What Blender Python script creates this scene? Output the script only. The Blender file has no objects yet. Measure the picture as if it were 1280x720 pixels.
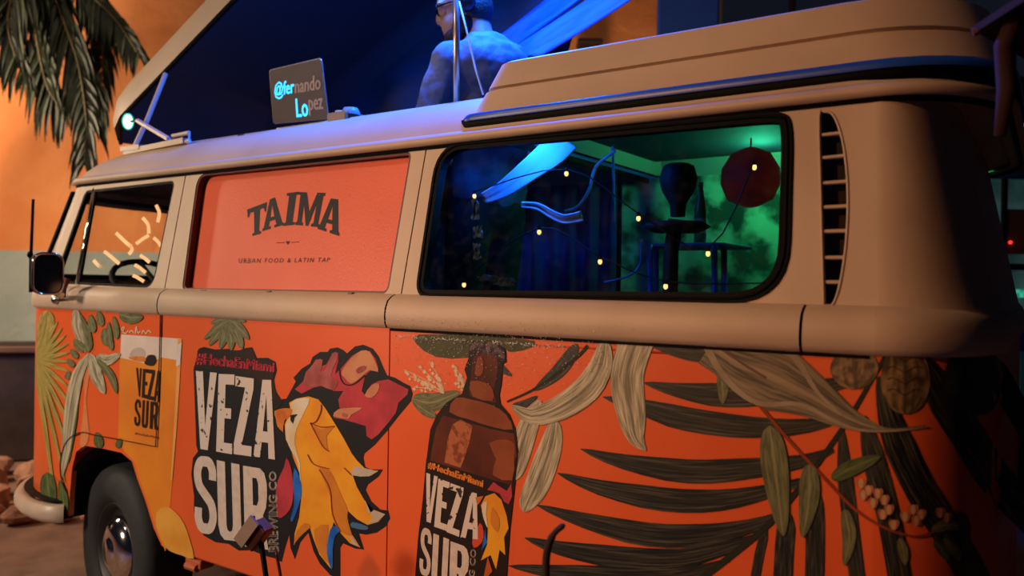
import bpy, bmesh, math, random
from mathutils import Vector, Matrix
from mathutils.geometry import tessellate_polygon
random.seed(7)
scene = bpy.context.scene
col = scene.collection

# ---------------------------------------------------------------- camera
CAM = Vector((4.2145, -1.6897, 1.3908))
YAW, PITCH, ROLL, FPX = 0.5940, -0.0034, 0.0150, 1000.3
FWD = Vector((-math.sin(YAW)*math.cos(PITCH), math.cos(YAW)*math.cos(PITCH), math.sin(PITCH)))
_r = Vector((math.cos(YAW), math.sin(YAW), 0)); _u = _r.cross(FWD)
RGT = math.cos(ROLL)*_r + math.sin(ROLL)*_u
UPV = -math.sin(ROLL)*_r + math.cos(ROLL)*_u
cd = bpy.data.cameras.new('camera'); cam = bpy.data.objects.new('camera', cd); col.objects.link(cam)
M = Matrix((RGT, UPV, -FWD)).transposed().to_4x4(); M.translation = CAM
cam.matrix_world = M
cd.sensor_width = 36.0; cd.lens = 36.0*FPX/1280.0; cd.clip_start = 0.05; cd.clip_end = 200
cd.dof.use_dof = True; cd.dof.focus_distance = 2.3; cd.dof.aperture_fstop = 2.2
scene.camera = cam
scene.view_settings.view_transform = 'Standard'
scene.view_settings.look = 'None'
scene.view_settings.exposure = 0.0
scene.view_settings.gamma = 1.0
scene.view_settings.use_curve_mapping = False

# ---------------------------------------------------------------- world and lamps
w = bpy.data.worlds.new('night'); scene.world = w; w.use_nodes = True
bg = w.node_tree.nodes['Background']; bg.inputs[0].default_value = (0.10, 0.12, 0.22, 1); bg.inputs[1].default_value = 0.05
FLAT = Vector((FWD.x, FWD.y, 0)).normalized(); SIDE = Vector((_r.x, _r.y, 0))
def area(name, loc, target, size, power, color, spread=math.pi):
    d = bpy.data.lights.new(name, 'AREA'); d.shape = 'DISK'; d.size = size; d.energy = power; d.color = color; d.spread = spread
    o = bpy.data.objects.new(name, d); col.objects.link(o); o.location = loc
    o.rotation_euler = (Vector(target)-Vector(loc)).to_track_quat('-Z', 'Y').to_euler(); return o
def point(name, loc, power, color, r=0.05):
    d = bpy.data.lights.new(name, 'POINT'); d.energy = power; d.color = color; d.shadow_soft_size = r
    o = bpy.data.objects.new(name, d); col.objects.link(o); o.location = loc; return o
def spot(name, loc, target, power, color, angle, blend=0.5, r=0.1):
    d = bpy.data.lights.new(name, 'SPOT'); d.energy = power; d.color = color; d.spot_size = math.radians(angle); d.spot_blend = blend; d.shadow_soft_size = r
    o = bpy.data.objects.new(name, d); col.objects.link(o); o.location = loc
    o.rotation_euler = (Vector(target)-Vector(loc)).to_track_quat('-Z', 'Y').to_euler(); return o
area('street_lamp_light', (0.0, -3.5, 5.4), (1.2, 0, 1.1), 0.4, 62, (1.0, 0.76, 0.56))
spot('front_fill_light', (-0.4, -4.3, 2.4), (1.45, 0, 1.0), 640, (1.0, 0.78, 0.58), 52, 1.0, 0.3)  # unseen spot added to brighten the lower panels from the front
spot('orange_lamp_light', (1.35, -4.3, 2.9), (3.55, 0, 1.15), 430, (1.0, 0.43, 0.16), 42, 1.0, 0.15)
wl = CAM + FLAT*4.6 - SIDE*5.3; wl.z = 2.7
wt = CAM + FLAT*7.0 - SIDE*3.6; wt.z = 1.6
area('wall_flood_light', wl, wt, 0.9, 150, (1.0, 0.74, 0.50))
wl = CAM + FLAT*5.7 + SIDE*0.4; wl.z = 1.0
wt = CAM + FLAT*7.0 + SIDE*0.9; wt.z = 3.6
area('wall_fill_light', wl, wt, 0.3, 45, (1.0, 0.66, 0.40))  # unseen lamp added behind the van to brighten the right of the wall
area('blue_stage_light', (2.5, 0.60, 2.95), (2.45, 0.55, 2.0), 0.25, 125, (0.012, 0.13, 1.0))
point('blue_cabin_fill', (2.85, 0.36, 1.84), 20, (0.01, 0.14, 1.0), 0.06)  # unseen lamp added to turn the sash and left curtain blue
point('green_cabin_fill', (3.32, 1.26, 1.84), 15.0, (0.05, 0.80, 0.36), 0.05)  # unseen lamp added to light the far curtain green

# ---------------------------------------------------------------- pixel helpers (image taken as 1280 x 720)
def ray(px, py):
    return FWD + RGT*((px-640)/FPX) + UPV*((360-py)/FPX)
def at_y(px, py, Y):
    d = ray(px, py); return CAM + d*((Y-CAM.y)/d.y)
def at_z(px, py, Z):
    d = ray(px, py); return CAM + d*((Z-CAM.z)/d.z)
def at_d(px, py, D):
    d = ray(px, py); return CAM + d*D

# ---------------------------------------------------------------- body surface functions
XS, FA, FB = 0.75, 0.50, 0.45          # near front corner: start of curve, semi-axes
RE, RA, RB = 4.13, 0.20, 0.34          # rear end and corner semi-axes
def y_plan(X):
    if X < XS:
        q = min(1, (XS-X)/FA); return FB*(1-math.sqrt(max(0, 1-q*q)))
    if X > RE-RA:
        q = min(1, (X-(RE-RA))/RA); return RB*(1-math.sqrt(max(0, 1-q*q)))
    return 0.0
def y_up(z): return 0.027 + 0.237*(z-1.36)
def on_side(px, py, lift=0.0):
    px = max(px, 48.0-(py-383)*0.033)      # the print ends where the nose turns away
    Y = 0.0; n = 8 if px > 110 else 60
    for _ in range(n):
        P = at_y(px, py, Y); Y = 0.5*Y+0.5*y_plan(P.x)
    P = at_y(px, py, Y); P.y = Y-lift
    return P
def on_up(px, py, off=0.0):
    s = 0.237; d = ray(px, py)
    t = (0.027+off+s*(CAM.z-1.36)-CAM.y)/(d.y-s*d.z); return CAM+d*t

# ---------------------------------------------------------------- mesh helpers
ROOT = {}
def link(o, parent=None):
    col.objects.link(o)
    if parent is not None:
        o.parent = parent
        r = parent
        while r.parent is not None: r = r.parent
        if parent.type == 'EMPTY': o.matrix_parent_inverse = Matrix.Translation(-Vector(parent.location))
    return o
def mesh(name, vf, mat, parent=None, smooth=False, uv=None):
    v, f = vf
    me = bpy.data.meshes.new(name); me.from_pydata([tuple(x) for x in v], [], f); me.update()
    if smooth:
        for p in me.polygons: p.use_smooth = True
    if uv:
        l = me.uv_layers.new(name='UVMap')
        for lp in me.loops: l.data[lp.index].uv = uv[lp.vertex_index]
    me.materials.append(mat)
    o = bpy.data.objects.new(name, me); link(o, parent); return o
def fixn(o):
    bm = bmesh.new(); bm.from_mesh(o.data); bmesh.ops.recalc_face_normals(bm, faces=bm.faces); bm.to_mesh(o.data); bm.free(); return o
def auto_smooth(o, ang=35):
    bm = bmesh.new(); bm.from_mesh(o.data)
    bmesh.ops.recalc_face_normals(bm, faces=bm.faces)
    for f in bm.faces: f.smooth = True
    for e in bm.edges:
        if len(e.link_faces) == 2 and e.calc_face_angle(0) > math.radians(ang): e.smooth = False
    bm.to_mesh(o.data); bm.free(); return o
def tag(o, label, cat, group=None):
    o['label'] = label; o['category'] = cat
    if group: o['group'] = group
    return o
def thing(name, loc, label, cat, group=None):
    o = bpy.data.objects.new(name, None); col.objects.link(o); o.location = loc; o.empty_display_size = 0.1
    return tag(o, label, cat, group)
def struct(o): o['kind'] = 'structure'; return o
def join(*parts):
    V, F = [], []
    for v, f in parts:
        b = len(V); V += list(v); F += [tuple(i+b for i in q) for q in f]
    return V, F
def box(c, s, rot=None):
    c = Vector(c); V = []
    for x in (-1, 1):
        for y in (-1, 1):
            for z in (-1, 1):
                p = Vector((x*s[0]/2, y*s[1]/2, z*s[2]/2))
                if rot is not None: p = rot @ p
                V.append(c+p)
    return V, [(0,1,3,2),(4,6,7,5),(0,4,5,1),(2,3,7,6),(0,2,6,4),(1,5,7,3)]
def rbox(c, s, r=0.01, rot=None, seg=2):
    bm = bmesh.new(); bmesh.ops.create_cube(bm, size=1)
    for v in bm.verts: v.co = Vector((v.co.x*s[0], v.co.y*s[1], v.co.z*s[2]))
    bmesh.ops.bevel(bm, geom=list(bm.edges), offset=r, segments=seg, affect='EDGES', profile=0.5)
    c = Vector(c); bm.verts.index_update()
    V = [c+(rot @ v.co if rot is not None else v.co) for v in bm.verts]; F = [tuple(x.index for x in f.verts) for f in bm.faces]
    bm.free(); return V, F
def tube(path, r, n=8, closed=False, cap=True):
    P = [Vector(p) for p in path]; V, F = [], []
    m = len(P); ref = None
    for i, p in enumerate(P):
        a = P[i-1] if (i or closed) else P[i]; b = P[(i+1) % m] if (i < m-1 or closed) else P[i]
        t = (b-a).normalized()
        if ref is None:
            ref = Vector((0,0,1)) if abs(t.z) < 0.9 else Vector((1,0,0))
        u = (ref - t*ref.dot(t)).normalized(); ref = u; w_ = t.cross(u)
        rr = r[i] if isinstance(r, (list, tuple)) else r
        for k in range(n):
            a_ = 2*math.pi*k/n; V.append(p+u*math.cos(a_)*rr+w_*math.sin(a_)*rr)
    for i in range(m if closed else m-1):
        j = (i+1) % m
        for k in range(n): F.append((i*n+k, i*n+(k+1)%n, j*n+(k+1)%n, j*n+k))
    if cap and not closed: F.append(tuple(range(n))[::-1]); F.append(tuple((m-1)*n+k for k in range(n)))
    return V, F
def lathe(prof, c, axis='Z', n=32, rot=None):
    V, F = [], []; c = Vector(c)
    for r, h in prof:
        for k in range(n):
            a = 2*math.pi*k/n; p = Vector((r*math.cos(a), r*math.sin(a), h))
            if axis == 'Y': p = Vector((p.x, p.z, p.y))
            if axis == 'X': p = Vector((p.z, p.x, p.y))
            if rot is not None: p = rot @ p
            V.append(c+p)
    for i in range(len(prof)-1):
        for k in range(n): F.append((i*n+k, i*n+(k+1)%n, (i+1)*n+(k+1)%n, (i+1)*n+k))
    return V, F
def grid(rows, closed=False):
    V, F = [], []; n = len(rows[0])
    for r in rows: V += list(r)
    for i in range(len(rows)-1):
        for k in range(n if closed else n-1):
            F.append((i*n+k, i*n+(k+1)%n, (i+1)*n+(k+1)%n, (i+1)*n+k))
    return V, F
def ball(c, s, n=12, m=8, rot=None):
    V, F = [], []; c = Vector(c)
    for i in range(m+1):
        th = math.pi*i/m
        for k in range(n):
            a = 2*math.pi*k/n; p = Vector((math.sin(th)*math.cos(a)*s[0], math.sin(th)*math.sin(a)*s[1], math.cos(th)*s[2]))
            if rot is not None: p = rot @ p
            V.append(c+p)
    for i in range(m):
        for k in range(n): F.append((i*n+k, (i+1)*n+k, (i+1)*n+(k+1)%n, i*n+(k+1)%n))
    return V, F
def smooth_pts(pts, k=4, closed=False):
    P = [Vector(p) for p in pts]; n = len(P); out = []
    rng = range(n) if closed else range(n-1)
    for i in rng:
        p0 = P[i-1] if (i or closed) else P[0]; p1 = P[i]; p2 = P[(i+1) % n]
        p3 = P[(i+2) % n] if (i+2 < n or closed) else P[-1]
        for j in range(k):
            t = j/k
            out.append(0.5*((2*p1)+(p2-p0)*t+(2*p0-5*p1+4*p2-p3)*t*t+(3*p1-p0-3*p2+p3)*t**3))
    if not closed: out.append(P[-1])
    return out
def rrect(x0, x1, z0, z1, r, n=6):
    out = []
    for cx, cz, a0 in ((x1-r, z1-r, 0), (x0+r, z1-r, 90), (x0+r, z0+r, 180), (x1-r, z0+r, 270)):
        for k in range(n+1):
            a = math.radians(a0+90*k/n); out.append((cx+r*math.cos(a), cz+r*math.sin(a)))
    return out
def quad_round(pts, r, n=5):
    """round the corners of a 2D polygon"""
    out = []; m = len(pts)
    for i in range(m):
        p0, p1, p2 = Vector(pts[i-1]), Vector(pts[i]), Vector(pts[(i+1) % m])
        rr = r[i] if isinstance(r, (list, tuple)) else r
        a = p1+(p0-p1).normalized()*min(rr, (p0-p1).length*0.48); b = p1+(p2-p1).normalized()*min(rr, (p2-p1).length*0.48)
        for k in range(n+1):
            t = k/n; out.append(tuple((1-t)**2*a+2*t*(1-t)*p1+t*t*b))
    return out
def prism(loops, fn, thick):
    """2D loops (first outer, others holes) -> solid slab; fn(x, z, depth) gives the 3D point"""
    flat = [p for l in loops for p in l]; n = len(flat)
    tris = tessellate_polygon([[Vector((p[0], p[1], 0)) for p in l] for l in loops])
    V = [fn(p[0], p[1], 0) for p in flat]+[fn(p[0], p[1], thick) for p in flat]
    F = []
    for a, b, c in tris:
        F.append((a, b, c)); F.append((c+n, b+n, a+n))
    base = 0
    for l in loops:
        m = len(l)
        for i in range(m):
            j = (i+1) % m; F.append((base+i, base+j, base+j+n, base+i+n))
        base += m
    return V, F

# ---------------------------------------------------------------- materials (all procedural)
def lin(c):
    if isinstance(c, str): c = [int(c[i:i+2], 16)/255 for i in (0, 2, 4)]
    return [x/12.92 if x <= 0.04045 else ((x+0.055)/1.055)**2.4 for x in c]
MATS = {}
def mat(name, c, rough=0.5, metal=0.0, c2=None, scale=8.0, bump=0.0, bscale=60.0, coat=0.0, emit=0.0, stretch=None, contrast=(0.4, 0.65), spec=0.5, detail=3):
    if name in MATS: return MATS[name]
    m = bpy.data.materials.new(name); m.use_nodes = True; N = m.node_tree.nodes; L = m.node_tree.links
    b = N['Principled BSDF']; b.inputs['Roughness'].default_value = rough; b.inputs['Metallic'].default_value = metal
    b.inputs['Specular IOR Level'].default_value = spec
    if coat: b.inputs['Coat Weight'].default_value = coat; b.inputs['Coat Roughness'].default_value = 0.12
    a = (*lin(c), 1); b2 = (*lin(c2), 1) if c2 else tuple(min(1, x*0.86) for x in a[:3])+(1,)
    tc = N.new('ShaderNodeTexCoord'); mp = N.new('ShaderNodeMapping'); L.new(tc.outputs['Object'], mp.inputs[0])
    if stretch: mp.inputs['Scale'].default_value = stretch
    nz = N.new('ShaderNodeTexNoise'); nz.inputs['Scale'].default_value = scale; nz.inputs['Detail'].default_value = detail; L.new(mp.outputs[0], nz.inputs[0])
    rp = N.new('ShaderNodeValToRGB'); rp.color_ramp.elements[0].position = contrast[0]; rp.color_ramp.elements[1].position = contrast[1]
    rp.color_ramp.elements[0].color = a; rp.color_ramp.elements[1].color = b2
    L.new(nz.outputs['Fac'], rp.inputs[0]); L.new(rp.outputs[0], b.inputs['Base Color'])
    if emit:
        L.new(rp.outputs[0], b.inputs['Emission Color']); b.inputs['Emission Strength'].default_value = emit
    if bump:
        n2 = N.new('ShaderNodeTexNoise'); n2.inputs['Scale'].default_value = bscale; n2.inputs['Detail'].default_value = 2; L.new(tc.outputs['Object'], n2.inputs[0])
        bp = N.new('ShaderNodeBump'); bp.inputs['Strength'].default_value = bump; bp.inputs['Distance'].default_value = 0.01
        L.new(n2.outputs['Fac'], bp.inputs['Height']); L.new(bp.outputs[0], b.inputs['Normal'])
    MATS[name] = m; return m
def glass(name, tint, refl=1.0, rough=0.02, dirt=0.0):
    m = bpy.data.materials.new(name); m.use_nodes = True; N = m.node_tree.nodes; L = m.node_tree.links
    for n in list(N):
        if n.type != 'OUTPUT_MATERIAL': N.remove(n)
    out = N['Material Output']
    tr = N.new('ShaderNodeBsdfTransparent'); tr.inputs[0].default_value = (*tint, 1)
    gl = N.new('ShaderNodeBsdfGlossy'); gl.inputs['Roughness'].default_value = rough
    lw_ = N.new('ShaderNodeLayerWeight'); lw_.inputs[0].default_value = 0.5; pw = N.new('ShaderNodeMath'); pw.operation = 'POWER'; pw.inputs[1].default_value = 4.0; L.new(lw_.outputs['Facing'], pw.inputs[0]); fr = N.new('ShaderNodeMath'); fr.operation = 'MULTIPLY_ADD'; fr.inputs[1].default_value = 0.9; fr.inputs[2].default_value = 0.04; L.new(pw.outputs[0], fr.inputs[0])
    tc = N.new('ShaderNodeTexCoord'); nz = N.new('ShaderNodeTexNoise'); nz.inputs['Scale'].default_value = 30; nz.inputs['Detail'].default_value = 6
    L.new(tc.outputs['Object'], nz.inputs[0])
    mul = N.new('ShaderNodeMath'); mul.operation = 'MULTIPLY'; mul.inputs[1].default_value = refl; L.new(fr.outputs[0], mul.inputs[0])
    mx = N.new('ShaderNodeMixShader'); L.new(mul.outputs[0], mx.inputs[0]); L.new(tr.outputs[0], mx.inputs[1]); L.new(gl.outputs[0], mx.inputs[2])
    df = N.new('ShaderNodeBsdfDiffuse'); df.inputs[0].default_value = (0.35, 0.36, 0.36, 1)
    rp = N.new('ShaderNodeMapRange'); rp.inputs[1].default_value = 0.5; rp.inputs[2].default_value = 0.8; rp.inputs[3].default_value = 0; rp.inputs[4].default_value = dirt
    L.new(nz.outputs['Fac'], rp.inputs[0])
    m2 = N.new('ShaderNodeMixShader'); L.new(rp.outputs[0], m2.inputs[0]); L.new(mx.outputs[0], m2.inputs[1]); L.new(df.outputs[0], m2.inputs[2])
    L.new(m2.outputs[0], out.inputs[0]); return m
def leaf_mat(name, dark, light, vein=None, rough=0.45, streak=26.0, pos=(0.38, 0.68)):
    """printed leaf: streaks run along the leaf (UV x), vein line in the middle (UV y = 0.5)"""
    m = bpy.data.materials.new(name); m.use_nodes = True; N = m.node_tree.nodes; L = m.node_tree.links
    b = N['Principled BSDF']; b.inputs['Roughness'].default_value = rough
    uv = N.new('ShaderNodeTexCoord'); mp = N.new('ShaderNodeMapping'); mp.inputs['Scale'].default_value = (3.0, streak/4, 1)
    L.new(uv.outputs['UV'], mp.inputs[0])
    obi = N.new('ShaderNodeObjectInfo'); ad = N.new('ShaderNodeVectorMath'); ad.operation = 'ADD'
    L.new(mp.outputs[0], ad.inputs[0]); L.new(obi.outputs['Random'], ad.inputs[1])
    nz = N.new('ShaderNodeTexNoise'); nz.inputs['Scale'].default_value = 1.6; nz.inputs['Detail'].default_value = 5; L.new(ad.outputs[0], nz.inputs[0])
    rp = N.new('ShaderNodeValToRGB'); rp.color_ramp.elements[0].position = pos[0]; rp.color_ramp.elements[1].position = pos[1]
    rp.color_ramp.elements[0].color = (*lin(dark), 1); rp.color_ramp.elements[1].color = (*lin(light), 1)
    L.new(nz.outputs['Fac'], rp.inputs[0])
    sp = N.new('ShaderNodeSeparateXYZ'); L.new(uv.outputs['UV'], sp.inputs[0])
    sb = N.new('ShaderNodeMath'); sb.operation = 'SUBTRACT'; sb.inputs[1].default_value = 0.5; L.new(sp.outputs['Y'], sb.inputs[0])
    ab = N.new('ShaderNodeMath'); ab.operation = 'ABSOLUTE'; L.new(sb.outputs[0], ab.inputs[0])
    mr = N.new('ShaderNodeMapRange'); mr.inputs[1].default_value = 0.02; mr.inputs[2].default_value = 0.08; mr.inputs[3].default_value = 0.75; mr.inputs[4].default_value = 0
    L.new(ab.outputs[0], mr.inputs[0])
    mx = N.new('ShaderNodeMix'); mx.data_type = 'RGBA'; L.new(mr.outputs[0], mx.inputs['Factor']); L.new(rp.outputs[0], mx.inputs['A']); mx.inputs['B'].default_value = (*lin(vein or light), 1)
    L.new(mx.outputs['Result'], b.inputs['Base Color'])
    MATS[name] = m; return m

# ================================================================ THE SETTING
m_wall = bpy.data.materials.new('stucco_wall'); m_wall.use_nodes = True
def _wall():
    N = m_wall.node_tree.nodes; L = m_wall.node_tree.links; b = N['Principled BSDF']; b.inputs['Roughness'].default_value = 0.85
    tc = N.new('ShaderNodeTexCoord'); sp = N.new('ShaderNodeSeparateXYZ'); L.new(tc.outputs['Object'], sp.inputs[0])
    gt = N.new('ShaderNodeMath'); gt.operation = 'GREATER_THAN'; gt.inputs[1].default_value = 1.63; L.new(sp.outputs['Z'], gt.inputs[0])
    nz = N.new('ShaderNodeTexNoise'); nz.inputs['Scale'].default_value = 2.2; nz.inputs['Detail'].default_value = 6; L.new(tc.outputs['Object'], nz.inputs[0])
    def ramp(a, c):
        r = N.new('ShaderNodeValToRGB'); r.color_ramp.elements[0].position = 0.35; r.color_ramp.elements[1].position = 0.7
        r.color_ramp.elements[0].color = (*lin(a), 1); r.color_ramp.elements[1].color = (*lin(c), 1); L.new(nz.outputs['Fac'], r.inputs[0]); return r
    o_ = ramp('DB8347', 'E8985C'); g_ = ramp('9DA8A4', 'ACB5AE')
    mx = N.new('ShaderNodeMix'); mx.data_type = 'RGBA'; L.new(gt.outputs[0], mx.inputs['Factor']); L.new(g_.outputs[0], mx.inputs['A']); L.new(o_.outputs[0], mx.inputs['B'])
    L.new(mx.outputs['Result'], b.inputs['Base Color'])
    n2 = N.new('ShaderNodeTexNoise'); n2.inputs['Scale'].default_value = 5; n2.inputs['Detail'].default_value = 8; n2.inputs['Distortion'].default_value = 0.8; L.new(tc.outputs['Object'], n2.inputs[0])
    bp = N.new('ShaderNodeBump'); bp.inputs['Strength'].default_value = 0.35; bp.inputs['Distance'].default_value = 0.06; L.new(n2.outputs['Fac'], bp.inputs['Height']); L.new(bp.outputs[0], b.inputs['Normal'])
_wall()
WD = 7.0
W0 = CAM + FLAT*WD; W0.z = 0
RZ = Matrix.Rotation(YAW, 3, 'Z')
wall = mesh('wall_back', box(W0 + SIDE*(-3.15) + FLAT*0.1 + Vector((0,0,2.75)), (9.0, 0.2, 5.5), RZ), m_wall); struct(wall)
m_ground = mat('paving', '8A6A58', 0.75, c2='6E5244', scale=5, bump=0.3, bscale=25, detail=6)
g = mesh('floor', ([(-14,-12,0),(14,-12,0),(14,16,0),(-14,16,0)], [(0,1,2,3)]), m_ground); struct(g)

# ================================================================ THE VAN
m_beige = mat('beige_paint', 'BFA68F', 0.52, c2='B39A83', scale=3, bump=0.07, bscale=330)
m_orange = mat('orange_vinyl', 'E06028', 0.38, c2='DA5822', scale=2, bump=0.04, bscale=330, coat=0.15)
m_black = mat('black_rubber', '040405', 0.6, spec=0.08)
m_dark = mat('dark_cavity', '050505', 0.8)
m_tyre = mat('tyre_rubber', '1C1F22', 0.75, bump=0.15, bscale=40)
m_chrome = mat('chrome', 'E8E2DA', 0.10, metal=1.0)
m_white = mat('white_enamel', 'C9B4A0', 0.4, c2='B9A390')
m_glass = glass('clear_glass', (0.95, 0.96, 0.95), 0.9)
m_tint = glass('rear_glass', (0.55, 0.62, 0.62), 1.0, 0.03, 0.02)

VAN = thing('camper_van', (2.2, 0.86, 0), 'orange and beige camper van with leaf and beer print, pop-top roof raised', 'van')
YC = 0.86
def plan_half(y0, xs, a, b, bow, re, ra, rb, bowr, nc=14, ns=24):
    """near half of a plan outline from the nose centre line to the tail centre line"""
    P = []
    xf = xs-a
    for k in range(8):
        t = k/8; Y = YC+(y0+b-YC)*t; P.append((xf-bow*(1-t*t), Y))
    for k in range(nc+1):
        th = math.pi/2*(1-k/nc); P.append((xs-a*math.sin(th), y0+b*(1-math.cos(th))))
    for k in range(1, ns): P.append((xs+(re-ra-xs)*k/ns, y0))
    for k in range(nc+1):
        th = math.pi/2*k/nc; P.append((re-ra+ra*math.sin(th), y0+rb*(1-math.cos(th))))
    for k in range(1, 9):
        t = k/8; Y = y0+rb+(YC-y0-rb)*t; P.append((re+bowr*(1-(1-t)**2), Y))
    return P
def full(P): return P+[(x, 2*YC-y) for x, y in P[-2:0:-1]]
def normals(P, closed=False):
    out = []
    for i in range(len(P)):
        a = P[i-1] if (i or closed) else P[i]; b = P[(i+1) % len(P)] if (i < len(P)-1 or closed) else P[i]
        t = Vector((b[0]-a[0], b[1]-a[1])).normalized(); out.append((t.y, -t.x))
    return out
def sweep(P, prof, closed=False):
    Nn = normals(P, closed); rows = []
    for off, z in prof: rows.append([Vector((p[0]+n[0]*off, p[1]+n[1]*off, z)) for p, n in zip(P, Nn)])
    return grid(rows, closed)
def cut(P, x0, x1):
    """portion of a near-side polyline (running front to rear) between two X positions"""
    out = []
    for a, b in zip(P[:-1], P[1:]):
        for xc in (x0, x1):
            if (a[0]-xc)*(b[0]-xc) < 0 and a[1] < 0.4 and b[1] < 0.4:
                t = (xc-a[0])/(b[0]-a[0]); out.append((xc, a[1]+(b[1]-a[1])*t))
        if x0 <= b[0] <= x1 and b[1] < 0.5: out.append(b)
    out = sorted(set(out)); return out

# ---- lower body
def S2(px, py): p = on_side(px, py); return (p.x, p.z)
arch = [S2(*q) for q in [(86,645),(87.5,615),(90,585),(95,565),(105,557),(130,561),(152,566),(165,577),(172,600),(182,627),(192,660),(202,682),(216,690)]]
dline = [S2(*q) for q in [(196,558),(150,549),(122,544),(105,540),(92,545),(82,557),(77,580),(79,600),(85,615)]]
ZT = 1.275; ZS = 0.435
near = lambda x, z, d: Vector((x, d, z))
far = lambda x, z, d: Vector((x, 2*YC-d, z))
door = [(XS, ZT), (1.543, ZT)] + dline + [(XS, 0.60)]
dl_in = [(x, z-0.005) for x, z in dline[:-2]]+[(dline[-2][0]-0.006, dline[-2][1]), dline[-1]]
midp = [(1.548, ZT), (2.655, ZT), (2.655, ZS), (arch[-1][0]+0.02, ZS)] + arch[::-1] + [(XS, ZS), (XS, 0.594)] + dl_in[::-1] + [(1.548, dl_in[0][1])]
RWX = 3.50
rarch = [(RWX+0.42*math.cos(math.pi*k/14), 0.40+0.36*math.sin(math.pi*k/14)) for k in range(15)]
rearp = [(2.660, ZT), (RE-RA, ZT), (RE-RA, ZS), (RWX+0.42, ZS)] + rarch + [(RWX-0.42, ZS), (2.660, ZS)]
P_door = mesh('cab_door', prism([door], near, 0.02), m_orange, VAN); fixn(P_door)
P_mid = mesh('side_panel', prism([midp], near, 0.02), m_orange, VAN); fixn(P_mid)
P_rear = mesh('side_panel', prism([rearp], near, 0.02), m_orange, VAN); fixn(P_rear)
for n_, q in (('cab_door', door), ('side_panel', midp), ('side_panel', rearp)):
    fixn(mesh(n_, prism([q], far, 0.02), m_orange, VAN))
half = plan_half(0.0, XS, FA, FB, 0.06, RE, RA, RB, 0.0)
ix = [i for i, p in enumerate(half) if p[0] <= XS+1e-6]
nose = half[:ix[-1]+1]; nose = [(x, 2*YC-y) for x, y in nose[::-1]][:-1] + nose
jx = [i for i, p in enumerate(half) if p[0] >= RE-RA-1e-6]
tail = half[jx[0]:]; tail = tail + [(x, 2*YC-y) for x, y in tail[::-1]][1:]
def wrap(P, prof): return sweep(P, prof)
P_nose = mesh('nose_panel', wrap(nose, [(-0.06, 0.40), (-0.02, 0.43), (0, 0.47), (0, 0.9), (0, ZT)]), m_orange, VAN, True); auto_smooth(P_nose)
P_tail = mesh('tail_panel', wrap(tail, [(-0.05, 0.40), (-0.01, 0.44), (0, 0.5), (0, 0.9), (0, ZT)]), m_orange, VAN, True); auto_smooth(P_tail)
# wheel wells, sill and floor pan
def well(xc, hw):
    rows = []
    for d in (0.005, 0.34):
        rows.append([Vector((xc+hw*1.03*math.cos(math.pi*k/16), d, 0.40+(0.36)*math.sin(math.pi*k/16))) for k in range(17)])
    V, F = grid(rows); b = len(V); V2 = rows[1]; V += V2; F.append(tuple(range(b, b+17))); return V, F
mesh('wheel_well', well(1.27, 0.40), m_dark, VAN); mesh('wheel_well', well(RWX, 0.42), m_dark, VAN)
mesh('floor_pan', box((2.42, YC, 0.46), (1.2, 1.60, 0.04)), m_dark, VAN)
mesh('inner_shell', join(box((1.62+0.55, 0.045, 0.86), (1.0, 0.02, 0.75)), box((2.90, 0.045, 0.98), (0.35, 0.02, 0.55))), m_dark, VAN)
sill = tube([(arch[-1][0]-0.02, 0.012, 0.437), (2.2, 0.012, 0.437), (3.05, 0.012, 0.437)], 0.012, 8)
mesh('sill_rail', sill, m_orange, VAN, True)
jk = on_side(236, 700)
mesh('jack_point', join(rbox((jk.x+0.02, 0.03, 0.405), (0.09, 0.06, 0.035), 0.008), tube([(jk.x-0.01, 0.0, 0.395), (jk.x+0.05, 0.0, 0.395)], 0.014, 8)), mat('orange_dirty', 'B5562A', 0.6), VAN)

# ---- belt moulding in four lengths, with open joints
BELT = [(-0.004, 1.262), (0.009, 1.266), (0.016, 1.278), (0.018, 1.300), (0.015, 1.322), (0.006, 1.342), (-0.010, 1.354), (-0.030, 1.362)]
def belt(P): return auto_smooth(mesh('belt_moulding', sweep(P, BELT), m_beige, VAN, True), 60)
fb = half[:ix[-1]+1]
belt(fb + cut(half, XS+1e-4, 1.541)); belt(cut(half, 1.547, 2.650)); belt(cut(half, 2.656, 3.789)); belt(cut(half, 3.795, RE-RA-1e-4)+half[jx[0]:])
belt([(x, 2*YC-y) for x, y in half[::-1]])
mesh('belt_backing', sweep(cut(half, XS+0.01, RE-RA-0.01), [(-0.006, 1.262), (-0.006, 1.35)]), m_dark, VAN)
mesh('belt_shadow_strip', box((3.29, -0.001, 1.2605), (1.26, 0.008, 0.006)), m_black, VAN)  # black strip added as the shadow under the moulding
# bright pressed lip under the moulding
mesh('door_rail', tube([(2.675, 0.004, 1.243), (3.0, 0.004, 1.243), (3.62, 0.004, 1.243)], 0.005, 6), m_orange, VAN, True)

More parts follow.
